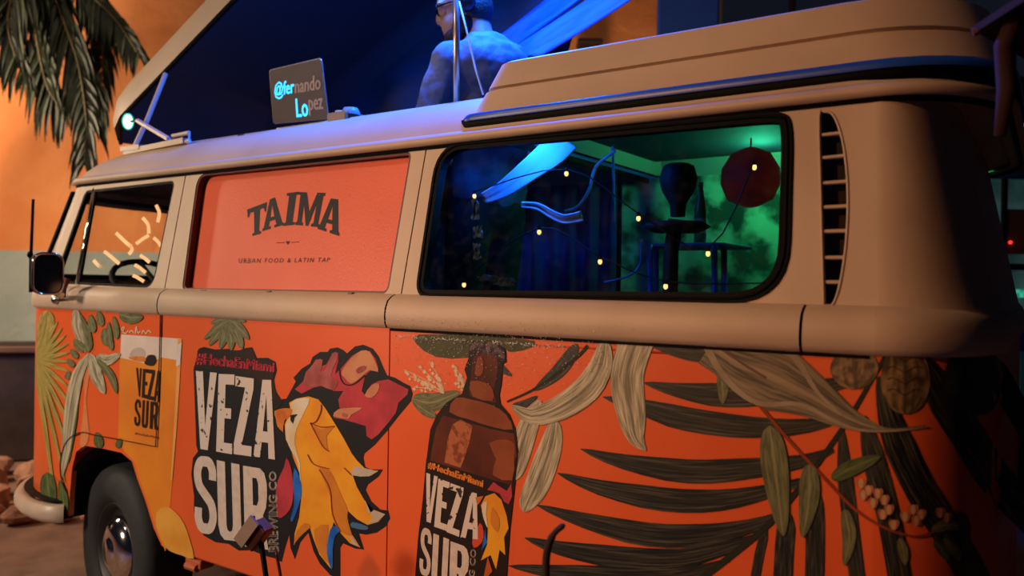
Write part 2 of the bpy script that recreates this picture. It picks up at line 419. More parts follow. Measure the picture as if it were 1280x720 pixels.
# ---- upper side panels with window openings
def U2(px, py): p = on_up(px, py); return (p.x, p.z)
upn = lambda x, z, d: Vector((x, y_up(z)+d, z))
upf = lambda x, z, d: Vector((x, 2*YC-y_up(z)-d, z))
ZB, ZU = 1.360, 1.805
b0, b1 = U2(205, 366), U2(235, 204); c0, c1 = U2(501, 370), U2(533, 184)
def lx(a, b, z): return a[0]+(b[0]-a[0])*(z-a[1])/(b[1]-a[1])
XB0, XB1 = lx(b0, b1, ZB), lx(b0, b1, ZU); XC0, XC1 = lx(c0, c1, ZB), lx(c0, c1, ZU)
h_cab = quad_round([U2(*q) for q in [(66,354),(107,238),(219,225.5),(191,360.5)]], [0.02, 0.03, 0.03, 0.06])
h_mid = quad_round([U2(*q) for q in [(227,363),(247,217),(515,189),(485,368)]], [0.03, 0.06, 0.025, 0.03])
h_rear = quad_round([U2(*q) for q in [(521,371),(549,181),(975,141),(990,150),(984,378)]], [0.05, 0.10, 0.06, 0.09, 0.13], 7)
h_vent = [tuple(p) for p in smooth_pts([(*U2(*q), 0) for q in [(1024,146),(1031,140),(1041,143),(1049,160),(1055,185),(1059,220),(1060,260),(1058,300),(1053,340),(1046,370),(1038,384),(1031,381),(1029.5,374),(1026,240)]], 3, True)]
h_vent = [(p[0], p[1]) for p in h_vent]
FX0, FX1 = 0.640, 0.735
up_door = [(FX0, ZB), (FX1, ZU), (XB1-0.004, ZU), (XB0-0.004, ZB)]
up_mid = [(XB0+0.002, ZB), (XB1+0.002, ZU), (XC1-0.002, ZU), (XC0-0.002, ZB)]
RU0, RU1 = 3.93, 3.90
up_rear = [(XC0+0.003, ZB), (XC1+0.003, ZU), (RU1, ZU), (RU0, ZB)]
for nm, q, h, fn in (('door_window_frame', up_door, [h_cab], upn), ('upper_side_panel', up_mid, [h_mid], upn), ('upper_side_panel', up_rear, [h_rear, h_vent], upn),
                 ('door_window_frame', up_door, [h_cab], upf), ('upper_side_panel', up_mid, [], upf), ('upper_side_panel', up_rear, [], upf)):
    fixn(mesh(nm, prism([q]+h, fn, 0.022), m_beige, VAN))
mesh('pillar_backing', prism([[(XB0-0.014, ZB), (XB1-0.014, ZU), (XB1+0.012, ZU), (XB0+0.012, ZB)]], lambda x, z, d: upn(x, z, d+0.015), 0.01), m_dark, VAN)
mesh('pillar_backing', prism([[(XC0-0.02, ZB), (XC1-0.02, ZU), (XC1+0.02, ZU), (XC0+0.02, ZB)]], lambda x, z, d: upn(x, z, d+0.015), 0.01), m_dark, VAN)
# upper rear wrap (leans forward) and windscreen wrap
def rear_row(z, y0, re): return [p for p in plan_half(y0, XS, FA, FB, 0.0, re, re-RU1 if z > 1.6 else re-RU0, 0.30, 0.03)]
rows = []
for k in range(9):
    z = ZB+(ZU-ZB)*k/8; y0 = y_up(z); re = 4.13-0.20*(z-1.33); x0 = RU0+(RU1-RU0)*k/8
    Q = []
    for i in range(15):
        th = math.pi/2*(i/14)**1.4; Q.append(Vector((x0+(re-x0)*math.sin(th), y0+0.32*(1-math.cos(th)), z)))
    for i in range(1, 7):
        t = i/6; Q.append(Vector((re, y0+0.32+(YC-y0-0.32)*t, z)))
    Q += [Vector((p.x, 2*YC-p.y, p.z)) for p in Q[-2::-1]]
    rows.append(Q)
def flare(row, z, dx, dy):
    return [Vector((p.x+dx*max(0, min(1, (p.x-3.88)/(max(q.x for q in row)-3.88))), p.y-dy*(1 if p.y < YC else -1)*max(0, 1-abs(p.x-RU0)/0.3), z)) for p in row]
rows = [flare(rows[0], 1.345, 0.012, 0.012)]+rows+[flare(rows[-1], 1.812, 0.085, 0.0)]
auto_smooth(mesh('rear_corner_panel', grid(rows), m_beige, VAN, True))
rows = []
def scr_row(z, o=0.0):
    k = (z-ZB)/(ZU-ZB); y0 = y_up(z)+0.004; xs = FX0+(FX1-FX0)*k; a = 0.40-0.10*k; b = 0.60; Q = []
    for i in range(15):
        th = math.pi/2*i/14; Q.append(Vector((xs-(a+o)*math.sin(th), y0-o+b*(1-math.cos(th)), z)))
    for i in range(1, 6):
        t = i/5; Q.append(Vector((xs-a-o-0.03*(1-(1-t)**2), y0+b+(YC-y0-b)*t, z)))
    return Q+[Vector((p.x, 2*YC-p.y, p.z)) for p in Q[-2::-1]]
zs = [ZB, 1.40, 1.47, 1.56, 1.65, 1.735, 1.765, ZU]
R_ = [scr_row(z) for z in zs]; n_ = len(R_[0])
auto_smooth(mesh('windscreen_frame', join(grid(R_[0:2]), grid(R_[5:]), grid([[r[i] for i in range(0, 3)] for r in R_[1:6]]), grid([[r[i] for i in range(n_-3, n_)] for r in R_[1:6]])), m_beige, VAN, True))
mesh('windscreen', grid([r[3:n_-3] for r in R_[1:6]]), m_glass, VAN, True)
ring = [scr_row(z, 0.004)[2] for z in (1.40, 1.5, 1.6, 1.7, 1.765)] + [p for p in scr_row(1.765, 0.004)[3:n_-3]] + [scr_row(z, 0.004)[n_-3] for z in (1.765, 1.7, 1.6, 1.5, 1.40)] + [p for p in scr_row(1.40, 0.004)[n_-4:2:-1]]
mesh('windscreen_rubber', tube(ring, 0.013, 6, True), m_black, VAN, True)

# ---- gutter and roof
gh = plan_half(0.127, 0.755, 0.33, 0.55, 0.03, 4.13, 0.24, 0.32, 0.0)
auto_smooth(mesh('roof_gutter', sweep(full(gh), [(-0.03, 1.797), (0.004, 1.797), (0.014, 1.802), (0.018, 1.812), (0.012, 1.824), (-0.004, 1.826), (-0.012, 1.834)], True), m_beige, VAN, True), 60)
mesh('gutter_shadow_joint', sweep(full(gh), [(-0.005, 1.786), (0.002, 1.788), (0.005, 1.797)], True), m_black, VAN)
rp = [(0.137, 1.830, 0.76, 0.32, 4.12), (0.150, 1.856, 0.78, 0.31, 4.105), (0.180, 1.893, 0.83, 0.30, 4.08), (0.230, 1.932, 0.92, 0.30, 4.04), (0.300, 1.963, 1.04, 0.30, 4.02), (0.370, 1.980, 1.15, 0.30, 3.95)]
rows = []
for y0, z, xs, a, re in rp:
    rows.append([Vector((x, y, z)) for x, y in full(plan_half(y0, xs, a, 0.5, 0.03, re, 0.27, 0.32, 0.02))])
V, F = grid(rows, True); base = len(V)-len(rows[-1])
outer = [(v.x, v.y) for v in rows[-1]]; hole = [(1.68, 0.42), (2.72, 0.42), (2.72, 1.30), (1.68, 1.30)]
tri = tessellate_polygon([[Vector((*p, 0)) for p in outer], [Vector((*p, 0)) for p in hole]])
V += [Vector((*p, 1.980)) for p in hole]
F += [tuple(base+i for i in t) for t in tri]
auto_smooth(mesh('roof', (V, F), m_beige, VAN, True))
mesh('hatch_shelf', rbox((1.86, 0.60, 1.980), (0.52, 0.42, 0.020), 0.005), mat('shelf_black', '101014', 0.6), VAN)
mesh('roof_hatch_rim', tube([(*p, 1.985) for p in hole], 0.016, 6, True), m_beige, VAN)

# ---- rear luggage tray with side walls
def rack_row(off, z, xf):
    P = []
    y0 = 0.150+off; re = 4.135-off; r = 0.26
    pts = [(xf, 2*YC-y0-0.12), (xf, y0+0.12)]
    for k in range(7):
        th = math.pi/2*k/6; P.append((xf+0.10*(1-math.sin(th)), y0+0.12-0.12*math.sin(th)) if False else (xf+0.06-0.06*math.cos(th), y0+0.06-0.06*math.sin(th)))
    for k in range(1, 12): P.append((xf+0.06+(re-r-xf-0.06)*k/12, y0))
    for k in range(9):
        th = math.pi/2*k/8; P.append((re-r+r*math.sin(th), y0+r-r*math.cos(th)))
    P.append((re, YC))
    P = P+[(x, 2*YC-y) for x, y in P[-2::-1]]
    return [Vector((x, y, z)) for x, y in P]
f0 = 2.79
rk = [rack_row(0.0, 1.874, f0), rack_row(0.004, 1.880, f0+0.005), rack_row(0.018, 1.945, f0+0.04), rack_row(0.034, 1.947, f0+0.05), rack_row(0.034, 1.952, f0+0.05), rack_row(0.024, 1.957, f0+0.045), rack_row(0.046, 2.028, f0+0.075), rack_row(0.056, 2.034, f0+0.085), rack_row(0.076, 2.030, f0+0.10), rack_row(0.09, 1.985, f0+0.12)]
V, F = grid(rk, True); nb = len(rk[0]); F.append(tuple(len(V)-nb+i for i in range(nb)))
auto_smooth(mesh('luggage_tray', (V, F), m_beige, VAN, True), 30)
sr = [rack_row(-0.004, 1.838, f0-0.03), rack_row(-0.008, 1.842, f0-0.034), rack_row(-0.008, 1.868, f0-0.03), rack_row(0.0, 1.876, f0)]
mesh('tray_seal', grid(sr, True), m_black, VAN, True)
mesh('tray_blue_glow', grid([rack_row(-0.012, 1.860, f0-0.02), rack_row(-0.014, 1.868, f0-0.02), rack_row(-0.010, 1.880, f0-0.01), rack_row(0.003, 1.884, f0)], True), mat('blue_glow_strip', '1E4CB0', 0.35), VAN, True)  # strip coloured blue to stand for blue light along the tray foot

# ---- air intake
mesh('vent_cavity', prism([[(3.765, 1.34), (3.755, 1.79), (3.875, 1.79), (3.88, 1.34)]], lambda x, z, d: upn(x, z, d+0.045), 0.02), mat('vent_dark', '2A1C14', 0.9), VAN)
for yl, yr in ((169.5,165),(198,194),(229.5,226.5),(259.5,257.5),(289.5,288.5),(322,322),(352.5,353)):
    a, b = on_up(1022, yl, 0.006), on_up(1062, yr, 0.006)
    # trim the slat to the crescent
    inside = [k/60 for k in range(61)]
    def in_c(t):
        p = a+(b-a)*t; x, z = p.x, p.z; c = False
        for i in range(len(h_vent)):
            (x1, z1), (x2, z2) = h_vent[i-1], h_vent[i]
            if (z1 > z) != (z2 > z) and x < (x2-x1)*(z-z1)/(z2-z1)+x1: c = not c
        return c
    ts = [t for t in inside if in_c(t)]
    if ts:
        p, q = a+(b-a)*(ts[0]-0.02), a+(b-a)*(ts[-1]+0.02)
        mesh('vent_slat', join(tube([p, q], 0.0042, 6), box((p+q)/2+Vector((0, 0.012, 0.002)), ((q-p).length, 0.02, 0.004))), m_beige, VAN)
mesh('vent_rim', tube([upn(x, z, -0.001) for x, z in h_vent], 0.0028, 6, True), m_beige, VAN, True)

# ---- windows
def inset(P, d):
    n = len(P); A = sum(P[i-1][0]*P[i][1]-P[i][0]*P[i-1][1] for i in range(n)); s = 1 if A > 0 else -1; out = []
    for i in range(n):
        t = (Vector(P[(i+1) % n])-Vector(P[i-1])).normalized(); nn = Vector((-t.y, t.x))*s; q = Vector(P[i])+nn*d; out.append((q.x, q.y))
    return out
def ringmesh(h, d_in, y0, y1, d_out=0.0):
    """rubber ring between loop h (grown by d_out) and its inset"""
    o = inset(h, -d_out) if d_out else h
    return prism([o, inset(h, d_in)], lambda x, z, d: upn(x, z, y0+d), y1-y0)
fixn(mesh('window_rubber', ringmesh(h_rear, 0.020, -0.006, 0.026, 0.004), m_black, VAN))
mesh('window_trim', tube([upn(x, z, -0.007) for x, z in inset(h_rear, 0.006)], 0.0032, 6, True), m_black, VAN, True)
G_rear = mesh('rear_side_window', prism([inset(h_rear, 0.016)], lambda x, z, d: upn(x, z, 0.012+d), 0.004), m_tint, VAN)
fixn(mesh('window_rubber', ringmesh(h_cab, 0.010, 0.002, 0.020), m_black, VAN))
mesh('door_glass', prism([inset(h_cab, 0.008)], lambda x, z, d: upn(x, z, 0.012+d), 0.004), m_glass, VAN)
a, b = on_up(119, 236, 0.008), on_up(97, 358, 0.008)
mesh('quarter_light_bar', join(tube([a, b], 0.010, 6), tube([a+Vector((-0.012,0,0)), b+Vector((-0.012,0,0))], 0.006, 6)), m_chrome, VAN, True)
mesh('quarter_light_rubber', tube([a+Vector((0.013, -0.001, 0)), b+Vector((0.013, -0.001, 0))], 0.006, 6), m_black, VAN)
hg = on_up(96, 366)
mesh('quarter_light_latch', tube([(hg.x-0.01, -0.012, 1.392), (hg.x-0.015, -0.024, 1.35), (hg.x-0.005, -0.026, 1.315)], [0.012, 0.011, 0.005], 8), mat('copper_brown', '7A3E22', 0.4), VAN, True)
# orange sign board set into the middle opening
m_sign = mat('sign_vinyl', 'DE5A30', 0.45, c2='D65229', scale=2.5, bump=0.08, bscale=120)
fixn(mesh('window_rubber', ringmesh(h_mid, 0.009, 0.003, 0.034), mat('dark_red_rubber', '5A1A12', 0.5), VAN))
P_sign = mesh('sign_board', prism([inset(h_mid, -0.004)], lambda x, z, d: upn(x, z, 0.030+d), 0.012), m_sign, VAN)
for q in ((256, 365.5), (338, 367), (440, 369)):
    p = on_up(*q); mesh('sign_clip', rbox((p.x, p.y-0.004, p.z+0.004), (0.035 if q[0] < 300 else 0.02, 0.012, 0.010), 0.003), mat('clip_metal', '6B5545', 0.5), VAN)

# ---- interior: bulkhead, seats, dashboard, steering wheel
m_seat = mat('seat_vinyl', '3A1E14', 0.6); m_navy = mat('navy_lining', '0A1024', 0.8)
mesh('bulkhead', join(box((1.62, YC, 1.10), (0.03, 1.52, 0.50)), box((1.62, YC, 1.56), (0.03, 1.40, 0.46)), box((1.62, YC, 1.87), (0.03, 1.18, 0.17))), m_dark, VAN)  # top box added to keep blue hatch light out of the cab
mesh('dashboard', rbox((0.55, YC, 1.30), (0.34, 1.35, 0.14), 0.03), m_dark, VAN)
for yy in (0.42, 1.28):
    mesh('cab_seat', join(rbox((1.45, yy, 1.10), (0.14, 0.48, 0.62), 0.05), rbox((1.22, yy, 0.86), (0.5, 0.5, 0.16), 0.05)), m_seat, VAN, True)
rotw = Matrix.Rotation(math.radians(35), 3, 'Y')
sw = [Vector((0.86, 0.42, 1.36))+rotw @ Vector((0.20*math.cos(t*math.pi/12), 0.20*math.sin(t*math.pi/12), 0)) for t in range(24)]
mesh('steering_wheel', join(tube(sw, 0.013, 6, True), tube([(0.86, 0.42, 1.36), (0.62, 0.42, 1.15)], 0.018, 6), tube([sw[0], sw[12]], 0.012, 6)), m_dark, VAN, True)
mesh('rear_light_block', box((3.95, YC, 1.60), (0.02, 1.30, 0.60)), m_dark, VAN)  # unseen panel added to stop green cabin light leaking out at the rear
mesh('headliner', box((3.37, YC, 1.93), (1.2, 1.16, 0.02)), m_navy, VAN)
mesh('cabin_floor', box((2.75, YC, 0.80), (2.2, 1.6, 0.03)), m_dark, VAN)

# ---- wheels
def wheel(name_):
    """local: axle along Y, outer face toward -Y, origin at hub"""
    tp = [(0.185, -0.070), (0.195, -0.088), (0.225, -0.100), (0.262, -0.102), (0.300, -0.095), (0.322, -0.080), (0.332, -0.055), (0.334, 0), (0.332, 0.055), (0.322, 0.085), (0.26, 0.1), (0.19, 0.08), (0.185, 0.06)]
    t = lathe(tp, (0,0,0), 'Y', 48)
    rim = lathe([(0.190, -0.070), (0.186, -0.082), (0.176, -0.080), (0.168, -0.050), (0.150, -0.036), (0.120, -0.050), (0.10, -0.052), (0.0, -0.045)], (0,0,0), 'Y', 48)
    cap_ = lathe([(0.128, -0.046), (0.132, -0.060), (0.124, -0.074), (0.100, -0.092), (0.060, -0.104), (0.052, -0.103), (0.048, -0.108), (0.0, -0.112)], (0,0,0), 'Y', 48)
    return t, rim, cap_
def place_wheel(loc, rz, flip=False):
    t, rim, cap_ = wheel('w'); R = Matrix.Rotation(rz + (math.pi if flip else 0), 3, 'Z'); lo = Vector(loc)
    f = lambda vf: ([lo+R @ v for v in vf[0]], vf[1])
    o = mesh('wheel', f(t), m_tyre, VAN, True); auto_smooth(o, 50)
    mesh('rim', f(rim), mat('rim_black', '15120F', 0.5), o, True); mesh('hub_cap', f(cap_), m_chrome, o, True)
place_wheel((1.185, 0.13, 0.325), math.radians(-9)); place_wheel((RWX, 0.13, 0.325), 0)
place_wheel((1.185, 1.59, 0.325), math.radians(-9), True); place_wheel((RWX, 1.59, 0.325), 0, True)

# ---- front bumper with step end
bo = plan_half(-0.060, 0.76, 0.58, 0.52, 0.06, RE, RA, RB, 0.03)
bn = [p for p in bo if p[0] <= 0.76+1e-6]
bnear = bn + [(0.83, -0.055), (0.89, -0.035), (0.905, -0.012)]
BP = [(-0.05, 0.455), (-0.02, 0.472), (0.003, 0.468), (0.014, 0.448), (0.014, 0.420), (0.0, 0.400), (-0.05, 0.395)]
whole = [(x, 2*YC-y) for x, y in bnear[::-1]][:-1]+bnear
o = mesh('front_bumper', sweep(whole, BP), m_white, VAN, True); auto_smooth(o, 50)
step = [p for p in bnear if p[1] < 0.30]
mesh('bumper_step_pad', sweep(step, [(-0.10, 0.462), (-0.048, 0.464), (-0.022, 0.480), (-0.05, 0.484), (-0.12, 0.480)]), m_black, VAN)

# ---- door mirror and aerial
mc = at_y(60, 342, -0.13)
mrot = Matrix.Rotation(math.radians(-12), 3, 'Z')
mh = mesh('door_mirror', ([mc+mrot @ Vector((0.0+v.z*1.0, v.x, v.y)) for v in prism([rrect(-0.053, 0.053, -0.080, 0.080, 0.035)], lambda x, z, d: Vector((x, z, -d)), 0.035)[0]], prism([rrect(-0.053, 0.053, -0.080, 0.080, 0.035)], lambda x, z, d: Vector((x, z, -d)), 0.035)[1]), m_black, VAN); fixn(mh)
pl = rrect(-0.047, 0.047, -0.074, 0.074, 0.03)
mesh('mirror_glass', ([mc+mrot @ Vector((0.002, x, z)) for x, z in pl], [tuple(range(len(pl)))]), mat('mirror_silver', '8A8580', 0.06, metal=1.0), mh)
mesh('mirror_rim', tube([mc+mrot @ Vector((0.001, x, z)) for x, z in rrect(-0.051, 0.051, -0.078, 0.078, 0.034)], 0.005, 6, True), m_chrome, mh, True)
ma = on_side(76, 374)
mesh('mirror_arm', join(tube([mc+mrot @ Vector((-0.02, 0.0, -0.06)), (mc.x-0.03, -0.06, 1.325), (ma.x, -0.015, 1.305)], 0.010, 8), ball((ma.x, -0.022, 1.305), (0.022, 0.014, 0.02))), m_chrome, mh, True)
aa, ab = on_side(43, 345), at_y(43, 250, 0.0)
mesh('aerial', join(tube([(0.615, -0.015, 1.33), (0.612, -0.015, 1.48), (0.604, -0.005, 1.727)], [0.008, 0.007, 0.006], 8), ball((0.612, -0.018, 1.49), (0.012, 0.012, 0.016))), m_black, VAN, True)

# ---- raised pop-top lid, hinge gear, canvas
LA = math.radians(25.6); LR = Matrix.Rotation(-LA, 3, 'Y'); LO = Vector((0.455, 0.35, 2.055)); LW = 1.03
def lid_pt(u, v, h): return LO + Vector((0, v, 0)) + LR @ Vector((u, 0, h))
rows = []; rows_i = []
for i in range(25):
    u = 2.5*i/24; tp = min(1.0, 0.04+ (u/0.26)**0.8); pi_ = 0.10*max(0, 1-u/0.22)**2
    hs = 0.115*tp
    Q = []; Qi = []
    for k in range(21):
        t = k/20; v = pi_+(LW-2*pi_)*t; e = min(t, 1-t)
        crown = hs+0.05*tp*(1-(2*t-1)**2)
        Q.append((u, v, crown))
    row = [lid_pt(u, pi_, 0), lid_pt(u, pi_+0.004, hs*0.8), lid_pt(u, pi_+0.016, hs)]+[lid_pt(u, q[1], q[2]+0.004) for q in Q[1:-1]]+[lid_pt(u, LW-pi_-0.016, hs), lid_pt(u, LW-pi_-0.004, hs*0.8), lid_pt(u, LW-pi_, 0)]
    rows.append(row)
    rows_i.append([lid_pt(u, pi_+0.022, 0.0)]+[lid_pt(u, max(pi_+0.022, min(LW-pi_-0.022, q[1])), max(0.0, q[2]-0.022)) for q in Q[1:-1]]+[lid_pt(u, LW-pi_-0.022, 0.0)])
Vo, Fo = grid(rows)
auto_smooth(mesh('pop_top_lid', (Vo, Fo), m_beige, VAN, True), 40)
lin_ = mesh('lid_lining', grid(rows_i), mat('dark_lining', '15131A', 0.8, c2='0C0C14', scale=3), VAN, True)
mesh('lid_seal', join(tube([lid_pt(2.5*i/12, 0.012+0.10*max(0, 1-(2.5*i/12)/0.22)**2, -0.004) for i in range(13)], 0.010, 6), tube([lid_pt(2.5*i/12, LW-0.012, -0.004) for i in range(13)], 0.010, 6)), m_black, VAN, True)
# hinge gear on the roof
hb0, hb1 = at_y(158, 191, 0.235), at_y(232, 176, 0.235)
mesh('hinge_base', join(box((hb0+hb1)/2, ((hb1-hb0).length, 0.03, 0.022), Matrix.Rotation(-math.atan2(hb1.z-hb0.z, hb1.x-hb0.x), 3, 'Y')), box(hb0+Vector((0.05, 0, 0.014)), (0.14, 0.035, 0.02))), m_white, VAN)
fr = [at_y(x, y, 0.235) for x, y in ((216,170),(236,166),(237,176),(217,180))]
mesh('hinge_bracket', tube(fr, 0.009, 6, True), m_white, VAN)
mesh('hinge_lever', tube([at_y(211, 174, 0.235), at_y(172, 151, 0.25)], 0.011, 6), m_white, VAN)
mesh('hinge_strut', tube([at_y(167, 186, 0.24), at_y(184, 150, 0.27), at_y(207, 92, 0.36)], 0.010, 6), m_white, VAN)
# far canvas side of the tent
m_canvas = mat('navy_canvas', '0B0E1E', 0.85, c2='06070F', scale=4, stretch=(1, 1, 3))
rows = []
for j in range(9):
    t = j/8; r = []
    for i in range(41):
        s = i/40; u = 0.35+2.10*s; top = lid_pt(u, LW-0.03, 0.0); bot = Vector((0.95+(at_y(668, 66, 1.31).x-0.95)*s, 1.31, 1.985))
        p = bot.lerp(top, t); p.y += 0.035*math.sin(s*26+2.0*t)*math.sin(math.pi*t); r.append(p)
    rows.append(r)
mesh('tent_canvas', grid(rows), m_canvas, VAN, True)
# rear flap of the tent, propped outward over the tray
m_flap = mat('blue_canvas', '3E68B4', 0.75, c2='2F5298', scale=6, stretch=(1, 4, 1))
_N = m_flap.node_tree.nodes; _t = _N.new('ShaderNodeBsdfTranslucent'); _t.inputs[0].default_value = (0.06, 0.20, 0.55, 1); _m = _N.new('ShaderNodeMixShader'); _m.inputs[0].default_value = 0.5
m_flap.node_tree.links.new(_N['Principled BSDF'].outputs[0], _m.inputs[1]); m_flap.node_tree.links.new(_t.outputs[0], _m.inputs[2]); m_flap.node_tree.links.new(_m.outputs[0], _N['Material Output'].inputs[0])
def flap(e0, e1, Y0, Y1, amp):
    rows = []
    for j in range(11):
        t = j/10; r = []; L_ = lid_pt(2.49, Y0+(Y1-Y0)*t-0.35, 0.01)
        def low(s):
            a = at_y(e0[0][0]+(e0[1][0]-e0[0][0])*s, e0[0][1]+(e0[1][1]-e0[0][1])*s, Y0); b = at_y(e1[0][0]+(e1[1][0]-e1[0][0])*s, e1[0][1]+(e1[1][1]-e1[0][1])*s, Y1)
            p = a.lerp(b, t); p.z += amp*math.sin(t*9+s*3)*math.sin(math.pi*t)-0.02*math.sin(math.pi*s*0.5); return p
        for i in range(20): r.append(low(i/19))
        p0 = r[-1]; c0 = p0+(p0-r[-2]).normalized()*0.35
        for i in range(1, 13):
            s = i/12; r.append(p0*(1-s)**2+c0*2*s*(1-s)+L_*s*s)      # sweeps up to the rear edge of the lid
        rows.append(r)
    o = mesh('tent_flap', grid(rows), m_flap, VAN, True); sm_ = o.modifiers.new('thickness', 'SOLIDIFY'); sm_.thickness = 0.004; return o
flap([(676, 70), (805, -20)], [(618, 74), (752, -20)], 0.75, 1.0, 0.012)
flap([(640, 60), (742, -22)], [(606, 58), (700, -22)], 1.04, 1.2, 0.02)
# prop pole and guy cord at the hatch
p0, p1 = at_y(571, 124, 0.44), at_y(570, -60, 0.46); p0.z = 1.985
mesh('prop_pole', tube([p0, p1], 0.011, 8), mat('pole_aluminium', 'C9B8A8', 0.3, metal=0.8), VAN, True)
mesh('guy_cord', tube([at_y(574, 2, 0.45), at_y(585, 45, 0.43), at_y(594, 85, 0.42), at_y(604, 118, 0.40)], 0.0035, 6), mat('pale_cord', 'B9C4DA', 0.6), VAN, True)

# ================================================================ PRINTED WRAP (thin vinyl pieces on the side panels)
def flatc(name, c, rough=0.55, **k): return mat('print_'+name, c, rough, spec=0.25, **k)
c_black = flatc('black', '15161C'); c_black2 = flatc('charcoal_brown', '2A1712', c2='1A1416', scale=6)
c_white = flatc('worn_white', 'CFBFB4', c2='C4B2A6', scale=40)
def worn():
    m = bpy.data.materials.new('print_distressed_white'); m.use_nodes = True; N = m.node_tree.nodes; L = m.node_tree.links; b = N['Principled BSDF']; b.inputs['Roughness'].default_value = 0.42
    tc = N.new('ShaderNodeTexCoord'); nz = N.new('ShaderNodeTexNoise'); nz.inputs['Scale'].default_value = 42; nz.inputs['Detail'].default_value = 3; L.new(tc.outputs['Object'], nz.inputs[0])
    r = N.new('ShaderNodeValToRGB'); r.color_ramp.elements[0].position = 0.63; r.color_ramp.elements[1].position = 0.65
    r.color_ramp.elements[0].color = (*lin('D2C4BA'), 1); r.color_ramp.elements[1].color = (*lin('2A2326'), 1)
    L.new(nz.outputs['Fac'], r.inputs[0]); L.new(r.outputs[0], b.inputs['Base Color']); return m
c_worn = worn()
c_red = flatc('pink_red', 'D2364A'); c_comb = flatc('comb_red', 'B83A48', c2='A2303C', scale=14); c_comb2 = flatc('comb_rose', 'A85A5A', c2='8E4040', scale=18); c_peach = flatc('comb_peach', 'C78A66', c2='B9765A', scale=14)
c_yel = flatc('feather_yellow', 'E3A021', c2='D98A1E', scale=9); c_gold = flatc('feather_gold', 'C97E25', c2='BC6E28', scale=10); c_pale = flatc('feather_pale', 'D8CFC0', c2='CDBB90', scale=14)
c_blue = flatc('bright_blue', '0F55B5', c2='1C74D6', scale=14); c_grey = flatc('tip_grey', 'B9B0A2'); c_beak = flatc('beak_orange', 'CF7A2C', c2='B9621F', scale=20)
c_brown = flatc('bottle_brown', '47180B', c2='6A2C14', scale=5); c_brown2 = flatc('bottle_amber', '7C3A1D', c2='8E4A28', scale=9); c_bdark = flatc('bottle_dark', '190A08', c2='241008', scale=20); c_bhi = flatc('bottle_highlight', 'A8603A', c2='7C3A20', scale=45, contrast=(0.48, 0.6)); c_orlet = flatc('letter_orange', 'E8842A')
c_foam = flatc('foam_white', 'D9C9BE', c2='CBB8AC', scale=6); c_beer = flatc('beer_amber', 'DC8420', c2='CF7320', scale=4); c_beer2 = flatc('beer_light', 'E2A056'); c_lime = flatc('lime_yellow', 'DDA040', c2='D28C2E', scale=8)
c_sprig = flatc('sprig_cream', 'D9BFA0')
c_stem = flatc('stem_red_brown', '8A3A1C'); c_stem2 = flatc('stem_dark_green', '26281C')
l_dark = leaf_mat('leaf_dark_green', '0A0D08', '5C5642', '1C1D15', pos=(0.46, 0.74), streak=40); l_mid = leaf_mat('leaf_olive', '4C5030', '7A7A50', '8E8A60'); l_white = leaf_mat('leaf_pale_grey', '7A7258', 'D2C8AE', '5A5440', streak=44)
l_brown = leaf_mat('leaf_grey_brown', '453E2E', '8C7A5E', 'A08A6A', streak=50); l_round = leaf_mat('leaf_gold_brown', '4A3A22', '96784E', '3C301E', streak=20); l_cold = leaf_mat('leaf_cold_green', '22261E', '444838', '181C16', streak=14)
l_fan = leaf_mat('leaf_fan_yellow_green', '6E6A30', 'C8AC5C', '9A8C48', streak=30); l_green = leaf_mat('leaf_green', '35461F', '5E6A38', '74784A')

def zf(x0, y0, s): return lambda pts: [(x0+p[0]/s, y0+p[1]/s) for p in pts]
Z1, Z2, Z3, Z4 = zf(230, 430, 5.141), zf(230, 560, 4.8), zf(340, 420, 4.8), zf(340, 560, 4.5)
Z5, Z6, Z7, Z8 = zf(500, 420, 4.8), zf(510, 560, 4.5), zf(30, 380, 6.095), zf(30, 470, 6.095)
LIFT = 0.0007
JIT = [0.0]
def put(px, py, layer, up):
    layer += JIT[0]
    if up: p = on_up(px, py, 0.030); p.y -= LIFT*layer; return p
    return on_side(px, py, LIFT*layer)
def host(px):
    return P_door if px < 202 else (P_mid if px < 487 else P_rear)
def shape(name, loops, m, layer=1, smooth=0, parent=None, up=False):
    """flat print from pixel loops (first outer, rest holes)"""
    JIT[0] = (JIT[0]+0.137) % 0.8
    if not isinstance(loops[0][0], (tuple, list)): loops = [loops]
    LL = []
    for l in loops:
        q = [(p.x, p.y) for p in smooth_pts([Vector((a, b, 0)) for a, b in l], smooth, True)] if smooth else l
        LL.append(q)
    flat = [p for l in LL for p in l]
    tri = tessellate_polygon([[Vector((p[0], p[1], 0)) for p in l] for l in LL])
    V = [put(p[0], p[1], layer, up) for p in flat]
    F = []
    for a, b, c in tri:
        n = (V[b]-V[a]).cross(V[c]-V[a]); F.append((a, b, c) if n.y < 0 else (a, c, b))
    return mesh(name, (V, F), m, parent or host(sum(p[0] for p in flat)/len(flat)))
